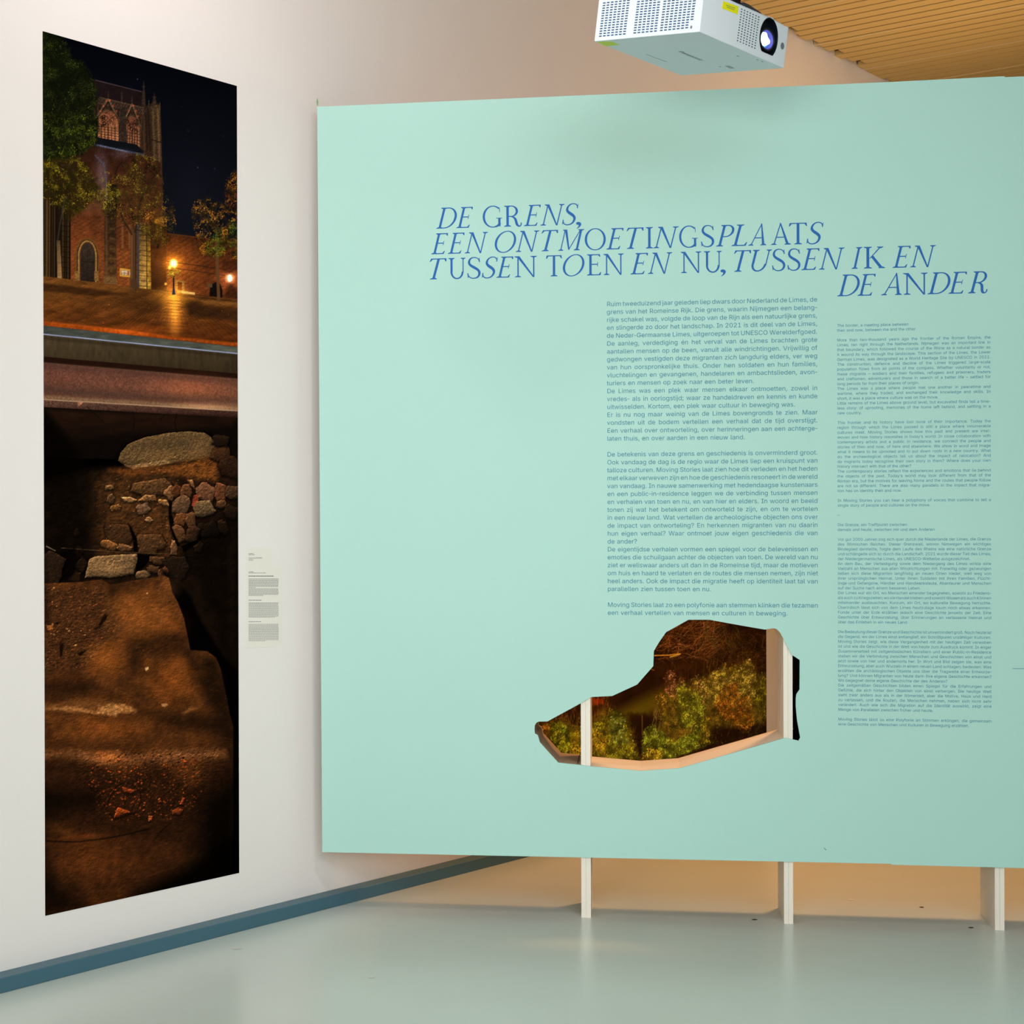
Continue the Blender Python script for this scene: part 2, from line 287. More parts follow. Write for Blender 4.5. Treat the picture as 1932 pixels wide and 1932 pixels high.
# blue-grey skirting ledge along the left wall
b_ = ws(); b_.box(S0, S1, 0, .072, 0, .05)
o = b_.build('baseboard_left', M['skirting'], bevel=.003); tag(o, 'low blue-grey skirting ledge along the white wall', 'baseboard', kind='structure')
GLYPHS = """
A|480|16 0 201 509 276 509 463 0 395 0 287 302 264 372 232 478 245 478 213 371 191 302 85 0/110 142 110 199 370 199 370 142
B|456|60 0 60 509 241 509 274 507 304 501 329 491 350 477 367 461 381 442 390 421 396 398 398 374 395 344 387 320 356 286 315 267 315 262 339 257 363 245 385 227 402 203 411 184 416 161 418 136 416 111 410 88 400 67 386 48 368 31 344 18 317 8 284 2 247 0/125 57 245 57 281 60 309 67 330 80 344 96 353 115 355 137 352 161 342 184 327 203 306 218 279 228 248 231 125 231/125 285 238 285 288 296 308 309 323 326 333 348 336 372 333 393 326 412 313 429 294 442 270 449 240 452 125 452
C|510|267 -7 225 -3 186 7 150 25 119 49 92 79 70 115 53 157 44 203 40 254 44 305 53 352 70 393 92 429 119 459 150 484 186 501 225 512 267 516 340 504 362 496 383 485 402 471 419 456 435 438 448 418 459 397 467 373 473 348 408 348 389 395 357 428 315 449 267 456 237 453 209 445 184 432 161 414 141 391 125 364 113 332 106 295 103 254 106 213 113 177 125 145 141 117 161 94 184 76 210 63 237 56 267 53 315 60 357 81 389 114 408 160 473 160 467 135 459 112 448 91 435 71 420 53 402 38 383 24 363 13 341 5 317 -2 293 -6
D|502|219 0 96 0 96 57 215 57 254 60 288 68 318 81 343 99 363 122 379 149 390 181 397 216 399 255 397 294 390 329 379 361 364 388 344 410 320 428 291 441 258 449 221 452 93 452 93 509 225 509 273 505 315 495 353 478 385 455 412 426 433 391 449 351 458 306 462 255 458 205 449 159 433 119 411 83 384 54 351 31 312 14 268 3/125 509 125 0 60 0 60 509
E|419|60 0 60 509 372 509 372 452 125 452 125 286 355 286 355 229 125 229 125 57 375 57 375 0
F|410|60 0 60 509 369 509 369 452 125 452 125 278 346 278 346 221 125 221 125 0
G|520|269 -7 225 -3 185 7 149 25 118 49 91 79 69 116 53 157 43 203 40 254 43 305 53 352 69 393 91 429 117 459 149 484 184 501 223 512 265 516 291 514 316 510 340 504 363 494 384 483 403 469 421 453 436 436 449 416 460 395 468 373 474 349 408 349 387 393 356 427 315 448 265 456 236 453 209 445 183 432 160 414 141 392 125 364 113 332 106 295 103 254 106 213 113 177 125 145 141 117 161 95 184 76 210 63 238 56 269 53 296 55 322 61 345 71 365 85 382 102 396 123 407 147 413 173 415 202 434 199 283 199 283 256 478 256 478 200 475 160 466 124 451 91 431 62 406 38 377 19 344 5 308 -4
H|517|60 0 60 509 125 509 125 289 392 289 392 509 457 509 457 0 392 0 392 232 125 232 125 0
I|300|31 0 31 57 118 57 118 452 31 452 31 509 269 509 269 452 183 452 183 57 269 57 269 0
J|396|185 -7 143 -2 106 11 75 33 52 63 38 100 33 145 33 173 98 173 98 145 100 117 108 93 122 74 139 61 160 53 185 50 209 53 230 61 248 74 261 93 269 117 272 145 272 509 336 509 336 145 332 100 318 63 294 33 263 11 227 -2
K|467|104 145 104 216 139 261 174 303 212 344 364 509 448 509 231 276 228 276/60 0 60 509 125 509 125 334 124 225 125 193 125 0/372 0 188 259 228 309 449 0
L|393|60 0 60 509 125 509 125 57 361 57 361 0
M|628|60 0 60 509 152 509 277 187 287 159 299 123 311 84 322 49 307 49 318 83 330 121 342 158 352 187 476 509 568 509 568 0 504 0 504 291 504 327 505 369 506 413 507 457 513 457 498 409 482 363 467 322 456 291 342 0 286 0 170 291 159 321 145 361 129 408 112 457 119 457 120 416 121 372 122 328 122 291 122 0
N|523|60 0 60 509 136 509 343 183 363 151 388 107 414 55 405 54 401 108 399 157 399 195 399 509 463 509 463 0 387 0 202 290 177 331 148 381 108 452 119 454 122 384 124 328 125 291 125 0
O|533|267 -7 225 -3 186 7 150 25 119 49 92 79 70 115 53 157 44 203 40 254 44 305 53 352 70 393 92 429 119 459 150 484 186 501 225 512 267 516 309 512 348 501 384 484 415 459 442 429 464 393 480 352 490 305 493 254 490 203 480 157 464 115 442 79 415 49 384 25 348 7 309 -3/267 53 296 55 324 63 349 76 372 94 392 116 408 144 420 176 428 213 430 254 428 295 420 332 408 365 392 392 372 415 349 433 324 446 296 453 267 456 237 453 210 445 184 433 161 415 142 392 125 364 113 332 106 295 103 254 106 213 113 176 125 144 142 117 161 94 184 76 210 63 237 55
P|445|60 0 60 509 235 509 272 506 305 499 332 487 356 471 375 452 390 430 400 404 407 377 409 348 407 318 400 291 390 265 375 243 356 223 332 207 305 195 272 188 235 186 109 186 109 242 233 242 257 244 279 248 297 256 318 272 333 294 342 319 344 348 342 376 333 402 318 423 297 439 279 446 257 451 232 452 125 452 125 0
R|449|60 0 60 509 125 509 125 0/125 509 236 509 273 506 305 500 333 489 356 473 376 455 390 433 401 408 407 381 409 352 407 323 401 296 390 271 376 250 356 232 333 217 305 206 273 200 236 198 125 198 125 255 234 255 258 256 280 260 298 267 319 281 334 300 342 324 345 352 342 380 334 405 319 425 298 440 279 446 258 451 233 452 125 452/353 0 230 229 303 229 428 0
S|447|224 -9 188 -7 156 -1 128 9 102 23 81 40 64 60 51 83 42 109 38 137 104 137 110 110 123 88 142 71 166 59 224 49 246 50 267 54 286 60 311 74 329 92 341 114 346 139 342 161 332 179 296 205 245 222 184 239 145 253 112 269 86 289 67 313 56 341 52 372 54 400 62 425 75 448 92 468 113 484 138 498 165 508 195 514 227 516 259 514 289 508 316 498 340 484 360 468 377 449 390 427 398 403 401 378 337 378 332 402 320 421 302 437 280 449 254 456 225 459 194 456 167 448 145 435 129 418 118 398 115 376 119 352 131 334 169 308 212 293 264 279 312 264 359 238 395 198 402 180 407 161 408 139 406 112 399 87 386 64 370 43 349 25 323 11 294 0 261 -7
T|449|32 452 32 509 417 509 417 452 257 452 257 0 193 0 193 452
U|517|259 -8 220 -6 186 2 154 15 126 33 103 55 85 80 71 108 63 140 60 173 60 509 124 509 124 178 126 155 132 133 141 113 153 95 169 80 187 68 208 59 232 53 259 52 285 53 309 59 331 68 349 80 364 95 377 113 385 133 391 155 393 178 393 509 457 509 457 173 454 140 446 108 433 80 414 55 391 33 363 15 332 2 297 -6
V|480|204 0 16 509 84 509 192 206 215 137 248 31 235 31 267 138 290 206 395 509 463 509 278 0
W|686|155 0 16 509 82 509 163 196 175 145 187 94 197 40 189 40 200 94 211 145 224 196 306 509 380 509 462 196 474 145 486 94 497 40 488 40 499 94 510 145 523 196 603 509 670 509 530 0 455 0 368 323 351 391 336 475 350 475 335 395 318 323 230 0
Z|438|42 0 42 46 273 385 306 431 341 476 348 454 285 452 223 452 40 452 40 509 397 509 397 462 169 129 134 81 97 33 90 54 152 57 214 57 399 57 399 0
a|389|160 -9 137 -7 115 -3 94 5 76 15 60 29 48 45 38 63 32 84 30 108 34 138 43 161 58 179 78 193 125 211 178 220 234 227 265 235 273 243 276 255 276 257 267 297 240 322 196 331 149 322 118 301 100 274 41 291 51 313 64 331 79 346 95 358 114 368 133 375 194 384 239 379 286 360 306 343 322 320 330 301 335 278 337 251 337 0 277 0 277 52 272 52 252 25 215 1/170 45 202 49 228 59 248 74 263 93 272 115 276 138 276 190 259 182 231 176 200 171 175 168 134 159 103 139 95 124 92 105 102 72 130 52
b|424|229 -8 198 -5 172 4 138 31 118 59 112 59 112 0 53 0 53 509 114 509 114 319 118 319 137 346 171 373 197 381 229 384 259 382 287 374 313 361 335 342 354 320 370 293 381 261 388 227 390 189 388 151 381 116 370 84 355 57 336 34 313 16 288 3 260 -6/220 47 242 49 262 55 279 66 294 80 306 97 316 117 323 139 327 163 328 189 327 215 323 239 316 261 307 281 295 298 280 311 262 322 243 328 220 330 198 328 178 322 161 312 147 299 134 282 125 263 118 241 114 216 113 189 114 162 118 138 125 115 135 95 147 78 162 65 179 55 198 49
c|396|207 -8 174 -5 144 3 117 16 93 35 72 58 56 85 44 116 37 150 34 187 37 225 44 260 56 291 72 318 93 341 117 360 144 374 174 382 207 384 260 377 305 356 340 322 362 277 303 262 290 289 270 311 242 325 207 330 184 328 163 321 145 310 130 296 118 278 108 258 102 236 98 212 96 187 98 163 102 139 108 117 118 97 130 80 145 66 163 55 184 49 207 46 243 52 271 66 292 89 304 117 363 102 341 56 306 21 261 -1
d|424|195 -8 165 -6 137 3 111 16 89 34 70 57 55 84 43 116 36 151 34 189 36 227 43 261 55 293 70 320 89 342 112 361 137 374 165 382 196 384 228 381 253 373 287 346 306 319 311 319 311 509 372 509 372 0 313 0 313 59 307 59 287 31 252 4 227 -5/205 47 226 49 246 55 263 65 278 78 290 95 299 115 306 138 310 162 312 189 310 216 306 241 300 263 290 282 278 299 263 312 246 322 227 328 205 330 182 328 162 322 145 311 130 298 118 281 108 261 102 239 98 215 96 189 98 163 102 139 109 117 118 97 130 80 145 66 162 55 182 49
e|404|212 -8 177 -5 145 3 117 16 92 35 72 58 56 85 44 116 37 150 34 187 36 224 44 258 55 290 71 317 91 340 115 359 142 373 172 382 205 384 266 374 285 366 303 355 319 341 334 324 347 305 357 282 365 256 370 227 371 194 371 169 75 169 75 221 338 221 310 202 308 226 304 248 298 269 283 294 263 314 237 326 205 330 183 328 164 323 146 313 125 294 109 270 99 241 96 211 96 178 98 151 102 127 110 106 121 88 135 73 151 61 169 53 190 48 212 46 254 53 285 73 306 105 365 91 353 63 335 39 320 26 302 14 283 4 261 -3 237 -7
f|254|228 379 228 327 6 327 6 379/81 0 81 432 84 461 96 486 113 505 135 519 187 530 222 527 243 521 227 468 215 472 195 474 171 470 154 460 145 443 142 419 142 0
g|425|207 -151 180 -149 156 -146 134 -140 82 -110 51 -69 101 -41 122 -66 154 -88 207 -97 236 -95 261 -87 282 -75 298 -58 308 -34 311 -6 311 68 306 68 287 41 252 16 227 8 195 5 165 7 138 14 113 27 90 43 71 65 55 90 43 120 36 154 34 191 36 229 43 263 55 293 71 320 90 342 112 361 138 374 166 382 196 384 228 382 253 373 288 346 308 319 313 319 313 379 372 379 372 -9 370 -40 363 -67 350 -90 334 -109 314 -124 291 -136 265 -144 237 -149/205 59 227 61 246 66 264 75 285 95 300 121 307 142 311 166 312 193 311 219 307 242 300 264 291 283 279 299 264 312 247 322 227 328 205 330 182 328 163 322 145 312 130 298 118 282 109 262 102 241 98 218 96 193 98 167 102 144 109 123 124 96 145 76 163 66 183 61
h|410|114 227 114 0 53 0 53 509 114 509 114 287 102 287 116 319 132 344 152 362 175 374 200 382 227 384 252 383 275 377 295 369 313 356 328 340 341 321 350 298 355 271 357 240 357 0 296 0 296 235 293 263 286 286 273 304 256 318 235 326 210 329 184 326 161 317 141 303 126 283 117 257
i|167|53 0 53 379 114 379 114 0/84 443 67 446 54 455 44 468 41 483 44 499 54 512 67 521 84 524 100 521 114 512 123 499 126 483 123 468 114 455 100 446
j|167|53 379 114 379 114 -30 112 -52 108 -72 102 -90 86 -113 65 -129 47 -137 27 -141 4 -143 -10 -143 -10 -87 2 -87 25 -83 40 -72 50 -54 53 -29/83 443 67 446 53 455 44 468 41 483 44 499 53 512 67 521 83 524 100 521 114 512 123 499 126 483 123 468 114 455 100 446
k|381|110 137 110 212 121 212 284 379 360 379 184 199 177 199/53 0 53 509 114 509 114 0/294 0 148 186 191 229 372 0
l|189|139 -2 112 0 91 8 74 20 62 37 55 59 53 84 53 509 114 509 114 99 120 62 130 54 146 52 160 53 170 54 181 3 162 -1
m|610|53 0 53 379 112 379 112 295 108 295 118 323 132 346 172 376 219 386 245 383 268 375 287 361 303 342 314 320 321 295 312 295 322 321 337 343 381 375 437 386 458 385 478 380 497 372 514 361 529 346 541 328 550 307 555 283 557 255 557 0 496 0 496 254 493 279 485 298 473 313 447 326 419 330 395 328 374 320 345 290 335 247 335 0 274 0 274 260 269 288 253 311 229 326 199 330 158 320 140 307 126 289 117 266 114 238 114 0
n|410|114 227 114 0 53 0 53 379 112 379 112 287 102 287 116 319 132 344 152 362 175 374 200 382 227 384 252 383 275 377 295 369 313 356 328 340 341 321 350 298 355 271 357 240 357 0 296 0 296 235 293 263 286 286 273 304 256 318 235 326 210 329 184 326 161 317 141 303 126 283 117 257
o|415|207 -8 174 -5 144 3 117 16 93 35 72 58 56 85 44 116 37 150 34 187 37 225 44 260 56 291 72 318 93 341 117 360 144 374 174 382 207 384 241 382 271 374 299 360 323 341 343 318 359 291 371 260 379 225 381 187 379 150 371 116 359 85 343 58 323 35 299 16 271 3 241 -5/207 46 231 49 252 55 270 66 285 80 298 97 307 117 314 139 318 163 319 187 318 212 314 236 307 258 298 278 285 296 270 310 252 321 231 328 207 330 184 328 163 321 145 310 130 296 118 278 108 258 102 236 98 212 96 187 98 163 102 139 108 117 118 97 130 80 145 66 163 55 184 49
p|424|53 -143 53 379 112 379 112 319 118 319 137 346 171 373 197 381 229 384 259 382 287 374 313 361 335 342 354 320 370 293 381 261 388 227 390 189 388 151 381 116 370 84 355 57 336 34 313 16 288 3 260 -6 229 -8 198 -5 173 4 138 31 118 59 114 59 114 -143/220 47 242 49 262 55 279 66 294 80 306 97 316 117 323 139 327 163 328 189 327 215 323 239 316 261 307 281 295 298 280 311 262 322 243 328 220 330 198 328 178 322 161 312 147 299 134 282 125 263 118 241 114 216 113 189 114 162 118 138 125 115 135 95 147 78 162 65 179 55 198 49
q|424|372 -143 311 -143 311 59 306 59 287 31 252 4 227 -5 195 -8 165 -6 137 3 111 16 89 34 70 57 55 84 43 116 36 151 34 189 36 227 43 261 55 293 70 320 89 342 112 361 137 374 165 382 196 384 228 381 253 373 287 346 307 319 313 319 313 379 372 379/205 47 226 49 246 55 263 65 278 78 290 95 299 115 306 138 310 162 312 189 310 216 306 241 300 263 290 282 278 299 263 312 246 322 227 328 205 330 182 328 162 322 145 311 130 298 118 281 108 261 102 239 98 215 96 189 98 163 102 139 109 117 118 97 130 80 145 66 162 55 182 49
r|259|53 0 53 379 112 379 112 321 115 321 130 347 152 367 171 377 191 383 213 385 229 384 243 384 243 322 230 324 207 326 182 323 159 315 140 301 126 284 117 262 114 237 114 0
s|365|182 -8 157 -7 133 -3 112 3 93 12 76 24 62 38 50 54 41 73 36 94 94 107 105 79 124 60 150 49 181 45 206 47 227 53 244 62 262 81 268 103 265 121 254 136 237 147 212 155 149 170 118 180 92 192 72 208 58 227 50 249 47 274 49 295 55 314 65 332 79 347 95 360 115 370 137 378 161 383 187 384 212 383 234 379 254 372 279 358 299 339 324 290 268 277 258 298 243 316 219 328 187 333 156 329 131 317 114 299 109 277 112 258 124 243 172 223 229 209 261 200 287 187 306 171 320 153 328 131 331 107 329 85 323 65 312 47 298 31 281 18 260 6 236 -2 210 -7
t|227|204 379 204 327 6 327 6 379/65 471 126 471 126 98 128 76 136 61 150 53 170 50 185 51 202 54 213 2 192 -3 168 -4 138 -1 113 7 92 21 77 41 68 64 65 93
u|410|182 -5 158 -3 135 2 115 11 97 23 82 39 69 59 60 82 54 109 53 139 53 379 114 379 114 144 116 117 124 94 137 75 154 61 175 53 200 50 226 53 249 62 268 77 283 97 293 122 296 153 296 379 357 379 357 0 298 0 298 92 307 92 294 60 277 35 257 17 234 5 209 -3
v|389|163 0 17 379 84 379 165 155 187 87 206 21 184 21 203 87 224 155 305 379 371 379 226 0
w|567|138 0 23 379 87 379 133 214 154 137 175 41 165 41 186 135 206 214 252 379 316 379 362 214 382 136 402 41 391 41 413 135 434 214 480 379 545 379 429 0 368 0 319 172 305 225 291 280 277 338 291 338 277 280 263 225 248 172 199 0
x|379|21 0 171 218 171 171 29 379 100 379 147 306 179 253 207 206 175 206 202 253 233 306 282 379 352 379 209 169 209 214 358 0 287 0 231 85 200 136 173 182 205 182 178 136 148 85 91 0
y|389|47 -139 61 -86 71 -87 104 -89 130 -74 151 -36 163 -1 17 379 84 379 165 155 187 87 206 21 184 21 202 87 224 155 305 379 371 379 204 -58 177 -107 139 -136 91 -145 65 -143
z|380|42 0 42 46 254 320 254 323 48 323 48 379 333 379 333 331 126 60 126 56 339 56 339 0
é|404|212 -8 177 -5 145 3 117 16 92 35 72 58 56 85 44 116 37 150 34 187 36 224 44 258 55 290 71 317 91 340 115 359 142 373 172 382 205 384 266 374 285 366 303 355 319 341 334 324 347 305 357 282 365 256 370 227 371 194 371 169 75 169 75 221 338 221 310 202 308 226 304 248 298 269 283 294 263 314 237 326 205 330 183 328 164 323 146 313 125 294 109 270 99 241 96 211 96 178 98 151 102 127 110 106 121 88 135 73 151 61 169 53 190 48 212 46 254 53 285 73 306 105 365 91 353 63 335 39 320 26 302 14 283 4 261 -3 237 -7/177 429 225 529 293 529 227 429
ö|415|207 -8 174 -5 144 3 117 16 93 35 72 58 56 85 44 116 37 150 34 187 37 225 44 260 56 291 72 318 93 341 117 360 144 374 174 382 207 384 241 382 271 374 299 360 323 341 343 318 359 291 371 260 379 225 381 187 379 150 371 116 359 85 343 58 323 35 299 16 271 3 241 -5/207 46 231 49 252 55 270 66 285 80 298 97 307 117 314 139 318 163 319 187 318 212 314 236 307 258 298 278 285 296 270 310 252 321 231 328 207 330 184 328 163 321 145 310 130 296 118 278 108 258 102 236 98 212 96 187 98 163 102 139 108 117 118 97 130 80 145 66 163 55 184 49/279 443 264 446 251 455 242 468 239 483 242 499 251 512 264 520 279 523 295 520 308 512 317 499 320 483 317 468 308 455 295 446/136 443 120 446 107 455 98 468 95 483 98 499 107 512 120 520 136 523 151 520 164 512 173 499 176 483 173 468 164 455 151 446
ä|389|160 -9 137 -7 115 -3 94 5 76 15 60 29 48 45 38 63 32 84 30 108 34 138 43 161 58 179 78 193 125 211 178 220 234 227 265 235 273 243 276 255 276 257 267 297 240 322 196 331 149 322 118 301 100 274 41 291 51 313 64 331 79 346 95 358 114 368 133 375 194 384 239 379 286 360 306 343 322 320 330 301 335 278 337 251 337 0 277 0 277 52 272 52 252 25 215 1/170 45 202 49 228 59 248 74 263 93 272 115 276 138 276 190 259 182 231 176 200 171 175 168 134 159 103 139 95 124 92 105 102 72 130 52/261 443 246 446 233 455 224 468 221 483 224 499 233 512 246 520 261 523 277 520 290 512 299 499 301 483 299 468 290 455 277 446/117 443 102 446 89 455 80 468 77 483 80 499 89 512 102 520 117 523 133 520 146 512 155 499 158 483 155 468 146 455 133 446
ü|410|182 -5 158 -3 135 2 115 11 97 23 82 39 69 59 60 82 54 109 53 139 53 379 114 379 114 144 116 117 124 94 137 75 154 61 175 53 200 50 226 53 249 62 268 77 283 97 293 122 296 153 296 379 357 379 357 0 298 0 298 92 307 92 294 60 277 35 257 17 234 5 209 -3/277 443 261 446 248 455 239 468 236 483 239 499 248 512 261 520 277 523 292 520 305 512 314 499 317 483 314 468 305 455 292 446/133 443 118 446 104 455 96 468 93 483 96 499 104 512 118 520 133 523 149 520 162 512 170 499 173 483 170 468 162 455 149 446
ß|441|122 362 122 0 60 0 60 362 64 409 77 447 99 477 127 498 160 511 197 516 218 514 240 510 260 503 280 493 297 479 312 463 323 443 330 420 332 393 325 351 309 322 292 299 285 272 288 256 297 241 327 215 362 188 391 152 400 129 403 100 401 79 396 59 386 42 366 21 340 6 319 -1 295 -5 269 -7 207 1 164 20 187 74 217 58 265 50 297 53 321 64 337 81 342 104 339 123 330 139 300 167 264 194 235 227 226 247 223 272 230 306 247 329 264 353 272 388 266 420 250 442 226 455 197 459 174 456 156 448 141 435 130 417 124 393
Ü|517|259 -8 220 -6 186 2 154 15 126 33 103 55 85 80 71 108 63 140 60 173 60 509 124 509 124 178 126 155 132 133 141 113 153 95 169 80 187 68 208 59 232 53 259 52 285 53 309 59 331 68 349 80 364 95 377 113 385 133 391 155 393 178 393 509 457 509 457 173 454 140 446 108 433 80 414 55 391 33 363 15 332 2 297 -6/331 572 315 575 302 584 293 597 290 612 293 628 302 641 315 650 331 653 346 650 359 641 368 628 371 612 368 597 359 584 346 575/187 572 172 575 158 584 149 597 146 612 149 628 158 641 172 650 187 653 203 650 216 641 224 628 227 612 224 597 216 584 203 575
0|453|227 -7 191 -3 158 7 130 24 105 48 85 77 69 113 57 155 50 202 48 254 50 306 57 353 69 395 85 431 106 461 130 484 159 502 191 512 227 516 262 512 295 502 323 484 348 461 368 431 384 395 396 353 403 306 405 254 403 202 396 155 384 113 368 77 348 48 323 24 295 7 263 -3/227 50 250 52 271 60 290 74 306 92 320 116 330 144 338 176 342 213 344 254 342 295 338 332 330 365 320 393 306 416 290 435 271 449 250 457 227 460 203 457 182 449 163 435 147 416 134 393 123 365 115 332 111 295 109 254 111 213 115 176 123 144 134 116 147 92 163 74 182 60 203 52
1|453|76 0 76 55 391 55 391 0/276 509 276 0 212 0 212 448 209 448 86 358 86 427 198 509
2|453|64 0 64 47 234 229 282 282 311 327 320 371 317 397 308 419 293 436 273 449 224 460 196 457 172 447 153 433 139 413 130 390 127 362 66 362 68 391 75 418 86 442 102 464 121 482 143 496 168 507 196 513 225 516 254 513 281 507 306 497 328 482 346 465 361 445 372 423 379 398 381 372 371 318 336 259 267 180 153 60 153 57 389 57 389 0
3|453|218 -7 188 -5 159 1 133 10 108 22 88 38 70 57 57 79 48 104 44 132 109 132 115 107 126 87 144 71 165 59 219 50 275 61 297 74 315 93 325 116 329 145 326 172 316 196 299 217 275 234 254 241 229 246 201 248 157 248 157 299 288 448 288 452 70 452 70 509 372 509 372 461 211 278 211 289 247 290 279 286 308 276 333 262 354 244 371 222 383 198 391 173 393 145 390 116 383 90 370 66 354 45 333 27 309 12 281 2 251 -5
4|453|40 105 40 158 247 509 311 509 109 166 109 163 413 163 413 105/282 0 282 121 282 146 282 318 343 318 343 0
5|453|221 -7 192 -5 165 1 140 11 118 25 99 41 83 60 71 82 63 105 60 130 122 130 127 108 138 89 173 60 221 50 250 53 276 64 298 82 314 104 324 131 328 162 326 183 321 203 314 221 297 244 275 262 248 273 218 277 167 268 128 246 67 253 96 509 366 509 366 452 151 452 134 301 136 301 178 325 229 334 252 332 274 328 294 321 313 311 330 299 345 285 358 269 370 251 379 231 386 210 390 187 391 163 388 132 381 102 369 76 352 52 332 32 309 15 282 3 253 -4
6|453|226 -7 196 -4 168 3 142 15 119 31 100 51 84 74 73 101 66 130 64 162 65 187 71 212 80 239 137 340 252 509 322 509 151 261 145 261 165 288 196 307 235 314 265 312 291 305 316 295 337 280 355 262 370 240 380 215 387 187 389 157 387 127 379 98 368 73 352 50 333 30 310 14 284 3 257 -4/226 48 254 52 279 63 299 79 314 101 324 128 327 157 324 187 314 213 299 235 279 251 254 262 226 265 198 262 174 252 153 235 138 214 128 188 125 158 128 128 138 102 153 79 174 63 198 52
7|453|97 0 323 448 323 452 62 452 62 509 391 509 391 449 165 0
8|453|226 -7 193 -5 163 1 136 11 111 25 91 42 74 62 62 84 54 109 52 135 53 156 58 176 65 195 81 220 101 241 125 256 153 265 153 267 129 276 109 289 93 308 80 330 73 354 70 380 73 405 79 429 90 450 106 469 124 485 146 498 170 508 197 514 226 516 255 514 282 508 306 498 328 485 346 469 361 450 373 429 379 405 382 380 379 354 372 330 359 308 343 289 323 276 300 267 300 265 327 256 351 241 372 220 387 195 395 176 399 156 401 135 398 109 391 84 378 62 362 42 341 25 317 11 289 1 259 -5/226 49 258 52 285 60 307 74 323 91 333 113 337 139 333 165 322 189 305 208 283 223 256 232 226 235 196 232 169 223 147 208 130 189 119 165 115 139 119 113 129 91 145 74 167 60 185 54 205 50/226 290 274 300 293 313 307 330 316 351 319 376 316 399 308 420 294 437 275 449 226 460 177 449 159 437 145 420 136 399 133 376 136 351 145 330 159 313 178 300
9|453|226 516 256 513 285 506 310 494 333 478 352 458 368 434 380 408 387 378 389 347 387 322 382 296 373 270 315 168 200 0 130 0 301 248 307 248 287 221 257 202 218 195 188 197 161 203 137 214 116 229 98 247 83 269 72 294 66 321 64 352 66 382 73 411 85 436 101 459 120 479 143 494 168 506 196 513/226 460 199 457 174 446 154 429 138 407 129 381 125 352 129 322 138 295 154 274 174 257 199 247 226 243 254 247 279 257 299 273 314 295 324 321 327 350 324 381 314 407 299 429 279 446 254 457
.|188|95 -4 78 -1 63 9 53 24 50 41 53 59 63 73 78 83 95 87 113 83 128 73 138 59 141 41 138 24 128 9 113 -1
,|188|38 -119 68 71 137 71 84 -119
;|188|38 -119 68 71 137 71 84 -119/103 271 86 274 71 284 61 299 58 316 61 334 71 349 86 359 103 362 121 359 136 349 146 334 149 316 146 299 136 284 121 274
:|188|95 -4 78 -1 63 9 53 24 50 41 53 59 63 73 78 83 95 87 113 83 128 73 138 59 141 41 138 24 128 9 113 -1/95 271 78 274 63 284 53 299 50 316 53 334 63 349 78 359 95 362 113 359 128 349 138 334 141 316 138 299 128 284 113 274
?|358|132 152 132 159 141 230 153 252 168 269 209 298 247 334 258 357 262 384 259 406 250 425 220 452 178 462 137 453 106 425 96 404 92 378 27 378 30 406 38 430 49 452 64 471 82 487 103 499 126 508 151 514 178 516 206 514 232 508 255 498 275 486 292 470 306 451 316 430 322 407 324 382 322 356 316 332 306 311 292 292 275 276 254 261 219 235 200 205 194 158 194 152/164 -4 146 -1 131 9 121 24 118 41 121 58 131 73 146 83 164 86 181 83 196 73 206 58 209 41 206 24 196 9 181 -1
-|290|257 244 257 188 34 188 34 244
–|350|350 244 350 188 0 188 0 244
’|177|52 318 82 509 151 509 98 318
+|453|198 34 198 364 255 364 255 34/61 172 61 226 391 226 391 172
"""
# ------------------------------------------------------------------ lettering
GL = {}
def loop_area(L):
    return .5 * sum(L[i][0] * L[(i + 1) % len(L)][1] - L[(i + 1) % len(L)][0] * L[i][1] for i in range(len(L)))
def inside(pt, L):
    x, y = pt; c = False
    for i in range(len(L)):
        (x0, y0), (x1, y1) = L[i], L[(i + 1) % len(L)]
        if (y0 > y) != (y1 > y) and x < (x1 - x0) * (y - y0) / (y1 - y0) + x0: c = not c
    return c
LAYER = 5e-5                                     # overlapping strokes lie on each other instead of in one plane
for row in GLYPHS.strip().split('\n'):
    ch, adv, lo = row.split('|'); adv = int(adv)
    loops = [[tuple(map(int, q)) for q in zip(*[iter(L.split())] * 2)] for L in lo.split('/')]
    if ch in '-–':
        xs = [q[0] for q in loops[0]]; d = (adv - max(xs) - min(xs)) / 2
        loops = [[(x + d, y) for x, y in L] for L in loops]
    ar = [loop_area(L) for L in loops]; sg = 1 if max(ar, key=abs) > 0 else -1
    outer = [L for L, q in zip(loops, ar) if q * sg > 0]; holes = [L for L, q in zip(loops, ar) if q * sg < 0]
    vs, fs = [], []
    for k, O in enumerate(outer):
        cu = bpy.data.curves.new('g', 'CURVE'); cu.dimensions = '2D'; cu.fill_mode = 'BOTH'
        for L in [O] + [H for H in holes if inside(H[0], O)]:
            sp = cu.splines.new('POLY'); sp.points.add(len(L) - 1); sp.use_cyclic_u = True
            for q, (x, y) in zip(sp.points, L):
                q.co = (x / 509., y / 509., 0, 1)       # capital height = 1
        ob = bpy.data.objects.new('g', cu); me = ob.to_mesh(); i0 = len(vs)
        vs += [(v.co.x, v.co.y, -k * LAYER) for v in me.vertices]
        fs += [tuple(i0 + j for j in q.vertices) for q in me.polygons]
        ob.to_mesh_clear(); bpy.data.objects.remove(ob); bpy.data.curves.remove(cu)
    GL[ch] = (adv / 509., vs, fs)
SPACE = .44
def text_width(s, sx):
    return sum(SPACE if c == ' ' else GL[c][0] for c in s) * sx
